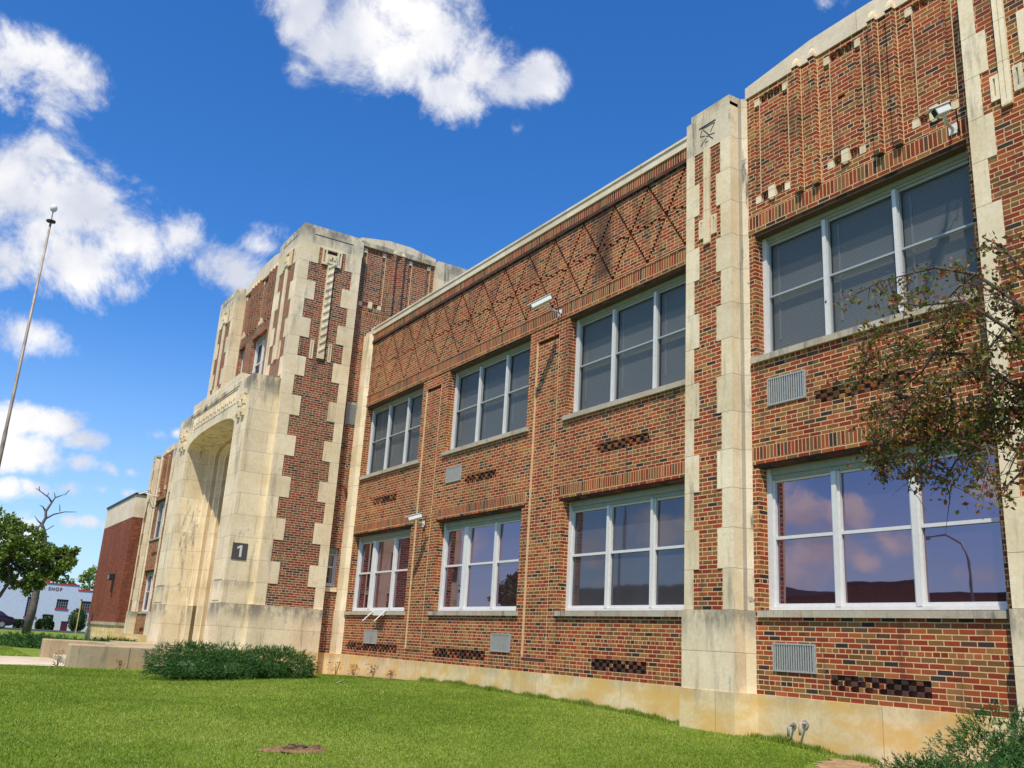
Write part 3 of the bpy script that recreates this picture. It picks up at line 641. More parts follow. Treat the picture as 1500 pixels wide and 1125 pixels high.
def soilmat():
    m, nt, b = newmat('lawn_ground'); pos, X, Y, Z, u = coords(nt)
    n = nt.noise(pos, 1.1, 5, .6); n2 = nt.noise(pos, 30, 4, .7)
    c = nt.mix(nt.ramp(n, [(.35, 0.), (.65, 1.)]), (.115, .175, .022), (.20, .26, .04))
    v = nt.m('MULTIPLY_ADD', n2, 1., .5); c = nt.mix(1., c, nt.comb(v, v, v), 'MULTIPLY')
    nt.lk(c, b.inputs['Base Color']); b.inputs['Roughness'].default_value = .95; b.inputs['Specular IOR Level'].default_value = .1; bump(nt, b, n2, .6, .03); return m
M['lawn'] = soilmat()
M['soil'] = simple('dry_soil', (.30, .20, .11), .95, var=.35, vs=9, bmp=.6, spec=.1)
M['asphalt'] = simple('asphalt', (.055, .055, .058), .9, var=.2, vs=20)
M['walk'] = stone('walk_concrete', (.58, .50, .38), rowh=60, rz=-30, bwid=1.5, stain=.15, joint=2)
def sheet(name, xs, ys, dz, mat, mask=None):
    xs = np.array(xs); ys = np.array(ys); X, Y = np.meshgrid(xs, ys, indexing='ij'); Z = gz(X, Y)+dz
    v = np.stack([X.ravel(), Y.ravel(), Z.ravel()], 1); ny = len(ys); f = []
    for i in range(len(xs)-1):
        for j in range(ny-1):
            if mask is None or mask((xs[i]+xs[i+1])/2, (ys[j]+ys[j+1])/2): f.append((i*ny+j, (i+1)*ny+j, (i+1)*ny+j+1, i*ny+j+1))
    me = bpy.data.meshes.new(name); me.from_pydata(v.tolist(), [], f); me.materials.append(M[mat]); me.polygons.foreach_set('use_smooth', [True]*len(f)); me.update()
    o = obj(name, me); o['kind'] = 'structure'; return o
gx = np.concatenate([np.linspace(-900, -150, 12)[:-1], np.linspace(-150, -40, 45)[:-1], np.linspace(-40, 4, 177)[:-1], np.linspace(4, 60, 20)[:-1], np.linspace(60, 900, 10)])
gy = np.concatenate([np.linspace(-900, -60, 12)[:-1], np.linspace(-60, -12, 30)[:-1], np.linspace(-12, 1, 53)[:-1], np.linspace(1, 60, 12)[:-1], np.linspace(60, 900, 10)])
sheet('ground', gx, gy, 0, 'lawn')
sheet('walkway', np.linspace(-30.3, -24.9, 23), np.linspace(-14.5, -6.4, 34), .02, 'walk')
sheet('sidewalk', np.linspace(-60, 20, 161), np.linspace(-14.6, -12.6, 9), .035, 'walk')
sheet('road', np.linspace(-96, 60, 157), np.linspace(-27, -16, 12), -.0+.02, 'asphalt')
sheet('side_road', np.linspace(-98.5, -88, 12), np.linspace(-60, 60, 40), .03, 'asphalt')
def bed(x, y):                                  # planting bed round the corner juniper
    return (x+5.2)**2/2.55**2+(y+.55)**2/1.55**2 < 1+.12*math.sin(3*math.atan2(y+.5, x+5.2))
def bed2(x, y): return -24.7 < x < -19.2 and y > -.75+.42*(abs(x+19.2)/-5.5)+.12*math.sin(x*3) and y < 0
sheet('soil_bed', np.arange(-8.4, -2, .1), np.arange(-2.6, .05, .1), .018, 'soil', bed)
sheet('soil_strip', np.arange(-24.7, -17, .1), np.arange(-1.5, .0, .1), .018, 'soil', lambda x, y: y > -.15-1.1*max(0, min(1, (-19-x)/4)))
# ------------------------------------------------------------------ terrace with steps
tr = empty('entrance_terrace', (-27.5, -4.9, -1.05)); tag(tr, 'low weathered concrete terrace with cheek walls and steps in front of the arched entrance', 'terrace')
def par(o, p):
    o.parent = p; o.matrix_parent_inverse = Matrix.Translation(p.location).inverted(); return o
TZ = -.505
b = MB(); b.box(-30.35, -24.72, -5.3, YP, -1.6, TZ, 'terr', skip='d'); b.box(-33.3, -30.35, -4.3, YP, -1.6, TZ-.003, 'terr', skip='d'); par(b.build('deck', bevel=.02), tr)
for x in (-25.12, -30.35):
    b = MB(); b.box(x, x+.42, -6.62, -5.25, -1.6, TZ+.004, 'terr', skip='d'); par(b.build('cheek_wall', bevel=.03), tr)
for i in range(3):
    b = MB(); b.box(-29.93, -25.12, -5.3-.34*(3-i), -5.3, -1.6, TZ-.135*(3-i), 'walk', skip='d'); par(b.build('step', bevel=.012), tr)
# ------------------------------------------------------------------ annex
an = empty('brick_annex', (-58.5, 0, -1)); tag(an, 'plain red brick block with a cream parapet band past the far end of the school', 'building')
AX0, AX1, AY = -63.0, -53.9, -.66
b = MB(); b.box(AX0, AX1, AY, 12, .12, 5.74, 'abrick', skip='d'); par(b.build('wall'), an)
b = MB(); b.box(AX0, AX1, AY-.01, 12, 5.74, 6.98, 'coping', skip='d'); par(b.build('parapet'), an)
b = MB(); b.box(AX0-.06, AX1+.06, AY-.07, 12, 6.98, 7.08, 'dark'); par(b.build('roof_edge'), an)
b = MB(); b.box(AX0-.05, AX1+.05, AY-.09, 12, -.04, .12, 'sill', skip=''); par(b.build('base_course'), an)
b = MB(); b.box(AX0, AX1, AY-.02, 12, -1.6, -.04, 'plinth', skip='d'); par(b.build('plinth'), an)
# wall light with its conduit
Zq = lambda a, c: (120+a/3.51, 640+c/3.51)
p = at('y', AY, *Zq(165, 722)); q = at('y', AY, *Zq(160, 825))
fl = empty('wall_floodlight', p); tag(fl, 'dark box floodlight fixed halfway up the red brick annex', 'floodlight')
b = MB(); b.box(-.32, .32, -.30, -.002, -.16, .18, 'dark'); b.build('lamp_box', fl, bevel=.02)
b = MB(); b.face([(-.26, -.304, -.12), (.26, -.304, -.12), (.26, -.304, .10), (-.26, -.304, .10)], 'grey'); b.build('lens', fl)
b = MB(); b.tube([(.3, -.02, -.1), (.3, -.02, q.z-p.z)], .03, 'dark'); b.build('conduit', fl)
# ------------------------------------------------------------------ security cameras
def bullet(name, label, mount, head, tip, arm=True):
    """mount on the wall, housing axis from head (back) to tip (lens)"""
    e = empty(name, mount); tag(e, label, 'camera', 'security cameras on the walls')
    L = lambda v: Vector(v)-Vector(mount)
    b = MB(); b.box(-.06, .06, -.02, 0, -.07, .07, 'camw'); b.build('mount_plate', e, bevel=.004)
    h, t = L(head), L(tip); mid = h.lerp(t, .35)
    b = MB(); b.tube([(0, -.01, 0), (mid.x*.35, mid.y*.6, mid.z*.3-.03), (mid.x, mid.y, mid.z-.06)], .022, 'camw', 8); b.build('arm', e, True)
    ax = (t-h).normalized(); sd = ax.cross(Vector((0, 0, 1))).normalized(); u_ = sd.cross(ax)
    def bx(b, a0, a1, w, lo, hi, m):
        c = [h+ax*a+sd*s+u_*z for a in (a0, a1) for s in (-w, w) for z in (lo, hi)]
        for q in ((0, 1, 3, 2), (4, 6, 7, 5), (0, 4, 5, 1), (2, 3, 7, 6), (0, 2, 6, 4), (1, 5, 7, 3)): b.face([c[i] for i in q], m)
    Ln = (t-h).length
    b = MB(); bx(b, 0, Ln, .055, -.055, .045, 'camw'); hs = b.build('housing', e, bevel=.012)
    b = MB(); bx(b, -.02, Ln+.07, .068, .048, .058, 'camw'); b.build('sunshield', hs)
    b = MB(); bx(b, Ln+.001, Ln+.006, .043, -.043, .036, 'blackm'); b.build('lens', hs)
    b = MB(); b.tube([h-u_*.03, h-ax*.08-u_*.06, h*.5+Vector((.07, .03, -.17)), (.10, -.03, -.10), (.06, -.015, -.03)], .009, 'blackm', 6); b.build('cable', e, True)
    return e
bullet('security_camera', 'white bullet camera at the frieze, left of the third upper window from the tower', (-14.50, 0, 6.63), (-14.32, -.36, 6.83), (-14.62, -.62, 6.64))
bullet('security_camera', 'small white security camera between the first and second lower windows from the tower', (-19.86, 0, 2.74), (-19.52, -.24, 2.90), (-19.72, -.48, 2.80))
bullet('security_camera', 'white security camera on a long arm above the large upper window behind the tree', at('y', 0, 1397, 190), at('y', -.30, 1389, 158), at('y', -.46, 1369, 166))
p = at('y', -.0, *Zq(392, 305)); bullet('security_camera', 'white security camera on the far wing of the school beyond the portal', p, p+Vector((-.4, -.45, .25)), p+Vector((-.75, -.85, .12)))
# ------------------------------------------------------------------ wall fittings
br = empty('wall_bracket', (-21.7, 0, .60)); tag(br, 'white painted box bracket with two stays on the sill nearest the tower', 'bracket')
b = MB(); b.box(-.25, .2, -.16, -.056, -.01, .14, 'camw'); b.build('box', br, bevel=.01)
for x in (-.42, .28):
    b = MB(); b.tube([(x, -.06, .13), (x+.14, -.42, -.16)], .013, 'camw', 6); b.build('stay', br)
for i, (px, py, lb) in enumerate(((1164, 1066, 'left one of two pipe stubs on the plinth, the smaller and greyer'), (1181, 1064, 'right one of two pipe stubs on the plinth, with a pale round flange'))):
    p = at('y', -.03, px, py); e = empty('pipe_stub', p); tag(e, lb, 'pipe', 'pipe stubs on the plinth')
    b = MB(); b.tube([(0, 0, .03), (0, -.09, .03), (.0, -.12, -.01), (0, -.12, -.11)], .018, 'sill' if i else 'grey', 8); b.build('pipe', e, True)
    b = MB(); b.tube([(0, -.002, .03), (0, -.018, .03)], .05 if i else .035, 'louver' if i else 'grey', 12); b.build('flange', e)
# ------------------------------------------------------------------ flagpole
fp = empty('flagpole', (-24.0, -8.93, -1.06)); tag(fp, 'tall thin weathered metal flagpole topped with a ball, standing on the lawn', 'flagpole')
b = MB(); b.tube([(0, 0, 0), (0, 0, 5.2), (0, 0, 5.25), (0, 0, 10.57)], [.056, .047, .040, .026], simple('flagpole_metal', (.30, .25, .20), .6, .3, var=.5, vs=2.5), 14); b.build('pole', fp, True)
b = MB(); b.tube([(0, 0, 10.57), (0, 0, 10.60)], .11, 'dark', 14); b.build('pulley_cap', fp)
b = MB(); b.tube([(0, 0, 10.60), (0, 0, 10.86)], .015, 'grey', 8); b.build('spindle', fp)
b = MB(); b.tube([(0, 0, 10.84+.10*(1-math.cos(PI*i/10))) for i in range(11)], [max(.002, .085*math.sin(PI*i/10)) for i in range(11)], 'camw', 14); b.build('finial_ball', fp, True)
b = MB(); b.tube([(0, 0, 0), (0, 0, .12)], .17, 'grey', 16); b.build('base_collar', fp)
# ------------------------------------------------------------------ barber shop
sh = empty('barber_shop', (-103, -4, -.85)); tag(sh, 'low pale blue painted block shop with red trim and lettering across the road', 'shop building')
M['blue'] = simple('pale_blue_block_paint', (.52, .60, .68), .7, var=.06, vs=3); SX = -100.
M['letters'] = simple('letter_paint_maroon', (.20, .04, .05), .6)
b = MB(); wr = []
WN = [(-.77, .20, .28, 2.07), (1.79, 2.80, 1.22, 2.04), (3.95, 5.0, 1.18, 2.02)]
rr = [(a, c, d, e, None, 'blue') for a, c, d, e in WN]
relief(b, SD(SX), -16, 3.49, -1.2, 3.42, rr, base='blue', hole=-.2, skirt=-8); relief(b, SD(SX), 3.49, 14, -1.2, 2.98, rr, base='blue', hole=-.2, skirt=-8); par(b.build('wall'), sh)
b = MB(); b.box(SX-8, SX+.06, -16.05, 3.55, 3.42, 3.52, 'red'); b.box(SX-8, SX+.06, 3.55, 14.05, 2.98, 3.08, 'red'); b.box(SX-8, SX+.05, 3.49, 3.55, 2.98, 3.42, 'red'); par(b.build('roof_trim'), sh)
b = MB(); b.box(SX-4.3, SX-3.7, .72, 1.3, 3.5, 4.35, 'abrick'); par(b.build('chimney'), sh)
for a, c, d, e in WN:
    b = MB(); b.box(SX-.19, SX-.12, a, c, d, e, 'dark', skip='')
    for k in range(1, 5): y = a+(c-a)*k/5; b.box(SX-.12, SX-.09, y-.02, y+.02, d, e, 'grey')
    nz = max(3, int((e-d)/.22))
    for k in range(1, nz): z = d+(e-d)*k/nz; b.box(SX-.12, SX-.092, a, c, z-.018, z+.018, 'grey')
    w = par(b.build('window'), sh)
    b = MB(); b.box(SX-.02, SX+.07, a-.08, c+.08, d-.13, d, 'red'); w2 = b.build('sill'); w2.parent = w; w2.matrix_parent_inverse = Matrix.Translation(sh.location).inverted() if False else Matrix()
    w2.matrix_parent_inverse = w.matrix_parent_inverse.inverted() @ Matrix() if False else Matrix()
def text(body, size, loc, parent, mat, name='lettering'):
    cu = bpy.data.curves.new(name, 'FONT'); cu.body = body; cu.size = size; cu.extrude = .012; cu.align_x = 'RIGHT'; cu.space_character = 1.25; cu.offset = .008
    t = bpy.data.objects.new('tmp_text', cu); COL.objects.link(t); bpy.context.view_layer.update()
    me = bpy.data.meshes.new_from_object(t.evaluated_get(bpy.context.evaluated_depsgraph_get())); bpy.data.objects.remove(t); me.name = name
    me.materials.clear(); me.materials.append(M[mat]); o = obj(name, me, parent)
    o.matrix_basis = Matrix(((0, 0, 1, loc[0]), (1, 0, 0, loc[1]), (0, 1, 0, loc[2]), (0, 0, 0, 1))); return o
t = text('SHOP', .42, (SX+.02, 2.05, 2.82), None, 'letters'); par(t, sh); t = text('BARBER', .42, (SX+.02, .55, 2.90), None, 'letters'); par(t, sh)
# ------------------------------------------------------------------ leaves
def leafmat(name, c1, c2, tr=.3, vs=3.):
    m, nt, b = newmat(name); nt.nt.nodes.remove(b); out = nt.nt.nodes['Material Output']; pos = coords(nt)[0]
    n = nt.noise(pos, vs, 3, .6); wn = nt.noise(pos, 60., 1, .5)
    c = nt.mix(nt.ramp(nt.m('ADD', nt.m('MULTIPLY', n, .5), nt.m('MULTIPLY', wn, .5)), [(.35, 0.), (.65, 1.)]), c1, c2)
    d = nt.n('ShaderNodeBsdfPrincipled'); nt.lk(c, d.inputs['Base Color']); d.inputs['Roughness'].default_value = .5; d.inputs['Specular IOR Level'].default_value = .25
    t = nt.n('ShaderNodeBsdfTranslucent'); nt.lk(nt.mix(1., c, (1.3, 1.4, .6), 'MULTIPLY'), t.inputs[0])
    s = nt.n('ShaderNodeMixShader'); s.inputs[0].default_value = tr; nt.lk(d.outputs[0], s.inputs[1]); nt.lk(t.outputs[0], s.inputs[2]); nt.lk(s.outputs[0], out.inputs[0]); return m
M['bark'] = simple('bark', (.085, .065, .05), .9, var=.4, vs=12, bmp=.5); M['bark2'] = simple('bark_grey', (.13, .11, .10), .9, var=.4, vs=6, bmp=.5)
L_ = dict(olive=leafmat('leaf_olive', (.095, .10, .02), (.20, .19, .045)), green=leafmat('leaf_green', (.045, .075, .018), (.09, .14, .03)), maroon=leafmat('leaf_maroon', (.12, .035, .028), (.22, .075, .045)), rust=leafmat('leaf_rust', (.30, .11, .04), (.38, .20, .09)),
          tree=leafmat('leaf_tree', (.09, .15, .025), (.18, .25, .05), vs=1.), treed=leafmat('leaf_tree_dark', (.045, .09, .022), (.09, .15, .035), vs=1.), treel=leafmat('leaf_tree_light', (.15, .24, .035), (.25, .34, .06), vs=1.),
          jun=leafmat('juniper_green', (.024, .075, .018), (.060, .14, .028), .1, 8), jun2=leafmat('juniper_light', (.06, .16, .032), (.10, .22, .05), .12, 8), hedge=leafmat('hedge_green', (.03, .065, .02), (.06, .10, .03), .15), jdry=leafmat('juniper_dry', (.22, .14, .07), (.30, .20, .10), .1))
def npmesh(name, V, Fc, mi, mats, parent=None, smooth=False):
    me = bpy.data.meshes.new(name); nv, nf = len(V), len(Fc); k = Fc.shape[1]
    me.vertices.add(nv); me.vertices.foreach_set('co', V.astype(np.float32).ravel())
    me.loops.add(nf*k); me.loops.foreach_set('vertex_index', Fc.astype(np.int32).ravel())
    me.polygons.add(nf); me.polygons.foreach_set('loop_start', np.arange(0, nf*k, k, dtype=np.int32)); me.polygons.foreach_set('loop_total', np.full(nf, k, dtype=np.int32))
    for m in mats: me.materials.append(m)
    me.polygons.foreach_set('material_index', mi.astype(np.int32)); me.update(calc_edges=True); me.validate(); return obj(name, me, parent)
def unit(v): return v/np.maximum(1e-9, np.linalg.norm(v, axis=1, keepdims=True))
def leaves(name, P, size, mats, w, parent=None, aspect=.55, dirs=None, flat=.0):
    n = len(P); a = unit(rng.normal(size=(n, 3))) if dirs is None else unit(dirs+rng.normal(size=(n, 3))*.5)
    nrm = rng.normal(size=(n, 3)); nrm[:, 2] += flat; b = unit(np.cross(a, nrm)); s = (size*rng.uniform(.6, 1.3, (n, 1)))
    c = unit(np.cross(a, b))
    V = np.stack([P, P+a*s*.5+b*s*aspect*.5+c*s*.08, P+a*s, P+a*s*.5-b*s*aspect*.5+c*s*.08], 1).reshape(-1, 3)
    Fc = np.arange(4*n).reshape(n, 4); mi = rng.choice(len(mats), n, p=np.array(w)/sum(w))
    return npmesh(name, V, Fc, mi, [L_[m] for m in mats], parent)
# ------------------------------------------------------------------ crab apple at the right edge
ct = empty('crabapple_tree', (-1.25, -4.6, -1.45)); tag(ct, 'crabapple tree with drooping olive and maroon leaves in front of the right hand windows', 'tree')
YB = -4.6; hub = Vector((-1.55, YB, 1.55)); trunk = MB(); O = Vector(ct.location)
BR = [[(1570, 540), (1500, 450), (1430, 402), (1370, 392), (1330, 402), (1290, 412), (1252, 432)], [(1560, 560), (1475, 480), (1410, 440), (1350, 448), (1305, 442)], [(1560, 590), (1480, 560), (1420, 520), (1370, 515), (1320, 525), (1285, 520)],
      [(1560, 610), (1470, 600), (1400, 598), (1340, 615), (1300, 650), (1288, 690)], [(1470, 600), (1410, 635), (1360, 665), (1335, 700), (1330, 722)], [(1480, 610), (1440, 640), (1420, 670), (1433, 700)], [(1440, 640), (1400, 675), (1385, 705), (1392, 728)],
      [(1560, 480), (1500, 400), (1470, 362), (1440, 348)], [(1560, 640), (1510, 680), (1482, 705), (1465, 722)], [(1560, 520), (1510, 500), (1480, 505), (1440, 480)], [(1430, 402), (1405, 420), (1385, 440), (1380, 480)], [(1475, 480), (1440, 520), (1400, 560), (1350, 560)],
      [(1410, 440), (1380, 480), (1345, 500), (1300, 480)], [(1400, 598), (1380, 560), (1340, 580), (1300, 600), (1272, 610)], [(1570, 560), (1540, 620), (1500, 640), (1478, 690)], [(1480, 560), (1450, 575), (1430, 610), (1420, 640)], [(1570, 440), (1530, 370), (1510, 340)],
      [(1370, 515), (1350, 545), (1320, 570), (1290, 560)], [(1340, 615), (1360, 640), (1345, 665), (1310, 672)],
      [(1400, 598), (1350, 600), (1310, 625), (1275, 650), (1270, 680)], [(1300, 650), (1310, 680), (1330, 705)], [(1470, 600), (1440, 600), (1400, 620), (1370, 650), (1360, 700)], [(1480, 560), (1440, 545), (1400, 545), (1360, 560), (1330, 600)], [(1420, 440), (1400, 480), (1390, 530)], [(1500, 450), (1470, 440), (1440, 420), (1400, 410)],
      [(1440, 640), (1450, 670), (1440, 700)], [(1570, 520), (1520, 560), (1490, 600), (1450, 610)], [(1300, 480), (1275, 500), (1265, 530)], [(1350, 515), (1310, 505), (1270, 520), (1262, 560)], [(1560, 600), (1500, 590), (1460, 640), (1400, 650)], [(1340, 580), (1290, 590), (1262, 615)]]
tips = []; tw = MB()
for q in BR:
    oy = random.uniform(-.45, .45); pts = [at('y', YB+oy*min(1, i/2.5), *p)-O for i, p in enumerate(q)]
    far = q[0][0] > 1500
    if far: pts = [hub-O+Vector((0, 0, random.uniform(-.5, .2)))]+pts
    n = len(pts); trunk.tube(pts, [max(.004, (.019 if far else .009)*(1-i/(n-.4))) for i in range(n)], 'bark', 6, False)
    for a, b_ in zip(pts[1 if far else 0:-1], pts[(2 if far else 1):]):
        m_ = max(1, int((b_-a).length/.034))
        for k in range(m_):
            p = a.lerp(b_, (k+random.random())/m_)
            d = Vector((random.gauss(-.2, .6), random.gauss(0, .8), random.gauss(-.15, .6))).normalized(); Lw = random.uniform(.07, .24)
            e = p+d*Lw+Vector((0, 0, -.04)); tw.tube([p, p.lerp(e, .5)+Vector((0, 0, .01)), e], [.0035, .0025, .0012], 'bark', 3, False); tips.append((p, e))
# the rest of the crown beyond the frame
for k in range(26):
    w_ = random.uniform(-1.3, 1.5); h_ = random.uniform(.2, 1.3); Lb = random.uniform(.7, 1.7)
    d = Vector((math.cos(w_), math.sin(w_)*1.1, h_)).normalized()
    a = hub-O+Vector((0, 0, random.uniform(-.4, .4))); b_ = a+d*Lb*.6+Vector((0, 0, .15)); c_ = a+d*Lb+Vector((.1, 0, -.05)); trunk.tube([a, b_, c_], [.03, .018, .006], 'bark', 6, False)
    for j in range(26):
        p = b_.lerp(c_, random.random()) if j % 2 else a.lerp(b_, random.uniform(.3, 1)); e = p+Vector((random.gauss(0, .15), random.gauss(0, .15), random.gauss(-.03, .13))); tips.append((p, e))
trunk.tube([(0, 0, -.2), (.03, .02, .6), (-.12, 0, 1.6), (-.24, 0, 2.5), tuple(hub-O)], [.13, .10, .085, .065, .05], 'bark', 10, False)
k0 = len(trunk.v); trunk.v += tw.v; trunk.f += [tuple(i+k0 for i in f) for f in tw.f]; trunk.mi += [0]*len(tw.f); trunk.build('trunk', ct, True)
P = []
for p, e in tips:
    for k in range(random.choice((0, 0, 8, 24, 40))): q = p.lerp(e, random.uniform(-.1, 1.15)); P.append((q.x+random.gauss(0, .034), q.y+random.gauss(0, .034), q.z+random.gauss(0, .034)-.01))
P = np.array(P); leaves('crown', P, .040, ['olive', 'green', 'maroon', 'rust'], [.40, .17, .30, .13], ct)
# ------------------------------------------------------------------ junipers
def juniper(name, label, c, r, n, size=.16, dry=0., lobes=7, up=.35, seed=1):
    random.seed(seed); e = empty(name, c); tag(e, label, 'shrub', 'spreading junipers by the building'); P = []; D = []
    LB = [(Vector((random.uniform(-.75, .75)*r[0], random.uniform(-.75, .75)*r[1], random.uniform(.15, .5)*r[2])), random.uniform(.38, .62)) for _ in range(lobes)]+[(Vector((0, 0, .3*r[2])), .75)]
    for k in range(n):
        cc, s = random.choice(LB); v = Vector((random.gauss(0, 1), random.gauss(0, 1), random.gauss(0, 1)))
        v.normalize(); rad = random.uniform(.62, 1.)**.5
        p = cc+Vector((v.x*r[0]*s*rad, v.y*r[1]*s*rad, v.z*r[2]*s*rad*1.1))
        if p.z < .02: p.z = random.uniform(.02, .12)
        P.append(p); D.append(Vector((v.x, v.y, max(-.1, v.z)*.6+up)).normalized())
    P = np.array(P); D = np.array(D); V = []; n = len(P)
    # every spray: a short arching stem with scale-leaved side sprigs
    k = 9; t = np.linspace(.1, 1, k)[None, :, None]; Ln = (size*rng.uniform(.6, 1.5, (n, 1, 1)))
    D2 = unit(D+rng.normal(size=D.shape)*.35); droop = np.array([0, 0, -1.])[None, None, :]
    base = P[:, None, :]+D2[:, None, :]*t*Ln+droop*(t**2)*Ln*.18
    sd = unit(rng.normal(size=(n*k, 3))).reshape(n, k, 3); tipd = unit((D2[:, None, :]*1.1+sd*.9).reshape(-1, 3)).reshape(n, k, 3); ls = Ln*.42*(1.15-t*.6)
    wv = unit(np.cross(tipd.reshape(-1, 3), rng.normal(size=(n*k, 3)))).reshape(n, k, 3)*ls*.17
    V = np.stack([base-wv, base+wv, base+tipd*ls], 2).reshape(-1, 3)
    Fc = np.arange(len(V)).reshape(-1, 3); m_ = np.repeat(rng.choice(3, n, p=[.74-dry*.5, .26-dry*.5, dry] if dry else [.74, .26, 0]), k)
    npmesh('foliage', V, Fc, m_, [L_['jun'], L_['jun2'], L_['jdry']], e)
    b = MB()
    for cc, s in LB:
        nr = 7; nl = 12; g_ = [[(cc.x*.8+r[0]*s*.60*math.sin(PI*i/nr)*math.cos(2*PI*j/nl)*random.uniform(.8, 1.1), cc.y*.8+r[1]*s*.60*math.sin(PI*i/nr)*math.sin(2*PI*j/nl)*random.uniform(.8, 1.1), max(.0, cc.z*.7+r[2]*s*.62*math.cos(PI*i/nr))) for j in range(nl)] for i in range(nr+1)]
        for i in range(nr):
            for j in range(nl): b.face([g_[i][j], g_[i+1][j], g_[i+1][(j+1) % nl], g_[i][(j+1) % nl]], L_['jun'])
    b.build('inner_foliage', e)
    b = MB()
    for k in range(10):
        w_ = 2*PI*k/10; b.tube([(0, 0, -.05), (math.cos(w_)*r[0]*.35, math.sin(w_)*r[1]*.35, r[2]*.25), (math.cos(w_)*r[0]*.7, math.sin(w_)*r[1]*.7, r[2]*.45)], [.03, .02, .008], 'bark', 5, False)
    b.build('stems', e)
    return e
def gp(x, y): return (x, y, float(gz(x, y)))
juniper('juniper_shrub', 'wide dark green spreading juniper below the quoined tower', gp(-21.2, -3.8), (.95, 1.50, .66), 12000, .095, lobes=16, seed=3, up=.25)
juniper('juniper_shrub', 'large juniper shrub at the bottom right corner, against the plinth', gp(-4.75, -1.0), (.92, .6, .82), 11000, .070, dry=.0, lobes=12, seed=5, up=.2)
juniper('juniper_shrub', 'lower juniper shrub in front of the larger one at the bottom right corner', gp(-4.55, -1.9), (1.15, .58, .52), 11000, .070, lobes=12, seed=8, up=.2)
juniper('juniper_shrub', 'low flat juniper just past the terrace, left one of two under the annex', gp(-41.0, -5.9), (3.0, 1.5, .34), 2500, .22, lobes=7, seed=11)
juniper('juniper_shrub', 'low flat juniper just past the terrace, right one of two under the far wing', gp(-38.5, -3.2), (2.4, 1.3, .36), 2500, .20, lobes=6, seed=12)
# ------------------------------------------------------------------ hedges and shrubs by the shop
def clipped(name, label, px, py, wpx, hpx, X=-97.5, round_=True, mat='hedge', group='clipped shrubs in front of the shop'):
    c = at('x', X, px, py); s = (at('x', X, px+wpx, py)-c).length; h = (at('x', X, px, py-hpx)-c).length; e = empty(name, (c.x, c.y, float(gz(c.x, c.y)))); tag(e, label, 'shrub', group)
    h = c.z+h-e.location.z; n = 1500; v = unit(rng.normal(size=(n, 3)))
    if round_: Q = v*np.array([s*.5, s*.5, h*.5])*rng.uniform(.85, 1, (n, 1))+np.array([0, 0, h*.5])
    else: Q = np.clip(v*1.7, -1, 1)*np.array([s*.45, s*.5, h*.5])*rng.uniform(.9, 1, (n, 1))+np.array([0, 0, h*.5])
    leaves('foliage', Q, .16, [mat, 'treed'], [.8, .2], e, dirs=v); b = MB(); b.tube([(0, 0, -.1), (0, 0, h*.6)], [.08, .05], 'bark'); b.build('stem', e)
    b = MB(); b.tube([(0, 0, h*.08), (0, 0, h*.25), (0, 0, h*.5), (0, 0, h*.75), (0, 0, h*.93)], [s*.2, s*.38, s*.42, s*.38, s*.15], L_[mat], 10); b.build('inner_foliage', e, True)
clipped('round_shrub', 'big round clipped bush beside the yellow post', 112, 918, 26, 26)
clipped('round_shrub', 'upright clipped bush in the middle of the shop front', 67.5, 917, 12, 15, round_=False)
clipped('round_shrub', 'small low bush left of the upright clipped one', 57, 917, 9, 9)
clipped('round_shrub', 'tiny low bush right of the upright clipped one', 74, 917, 7, 6)
clipped('round_shrub', 'low hedge block just right of the parked car', 27, 915, 12, 6, round_=False)
b = MB(); c = at('x', -96.5, 93.5, 917); zz = float(gz(c.x, c.y)); b.box(-.15, .15, -.28, .28, 0, .82, simple('maroon_box', (.09, .02, .035), .5)); b.box(-.18, .18, -.31, .31, .82, .88, 'dark')
o = b.build('utility_box', None, bevel=.02); o.location = (c.x, c.y, zz); tag(o, 'small dark maroon box on the verge between the clipped bushes', 'box')
po = empty('marker_post', gp(-84, 1.8)); c = at('x', -84, 112.5, 917); po.location = (c.x, c.y, float(gz(c.x, c.y))); tag(po, 'thin yellow marker post in front of the round bush', 'post')
b = MB(); h = (at('x', -84, 118.5, 880).z-po.location.z); b.tube([(0, 0, -.1), (0, .0, h)], .045, simple('yellow_post_paint', (.55, .42, .12), .6), 8); b.build('post', po); b = MB(); b.box(-.05, .05, -.06, .06, h, h+.12, 'dark'); b.build('post_cap', po)
# ------------------------------------------------------------------ broadleaf trees
def tree(name, label, base, blobs, X, trunkpts, n=260, leaf=.16, mats=('tree', 'treed', 'treel'), w=(.45, .3, .25), rad=.16, group=None):
    e = empty(name, base); tag(e, label, 'tree', group); P = []
    O = Vector(base); b = MB(); tp = [Vector(t)-O for t in trunkpts]; b.tube(tp, [rad*(1-.6*i/(len(tp)-1)) for i in range(len(tp))], 'bark2', 8)
    for (px, py, r_) in blobs:
        c = at('x', X+random.uniform(-1.2, 1.2), px, py)-O; r = (at('x', X, px+r_, py)-at('x', X, px, py)).length
        a = tp[-1]; b.tube([a, a.lerp(c, .5)+Vector((0, 0, .15)), c], [rad*.3, rad*.2, .02], 'bark2', 5)
        sub = [Vector((random.gauss(0, .5), random.gauss(0, .45), random.gauss(0, .42)))*r for _ in range(9)]
        for k in range(int(n*max(.5, r*r))):
            s_ = random.choice(sub); v = Vector((random.gauss(0, 1), random.gauss(0, 1), random.gauss(0, .8))).normalized()*r*.42*random.uniform(.5, 1)
            P.append(tuple(c+s_+v))
    b.build('trunk', e, True); leaves('crown', np.array(P), leaf, list(mats), list(w), e, aspect=.7); return e
g0 = gp(-60, -8.6)
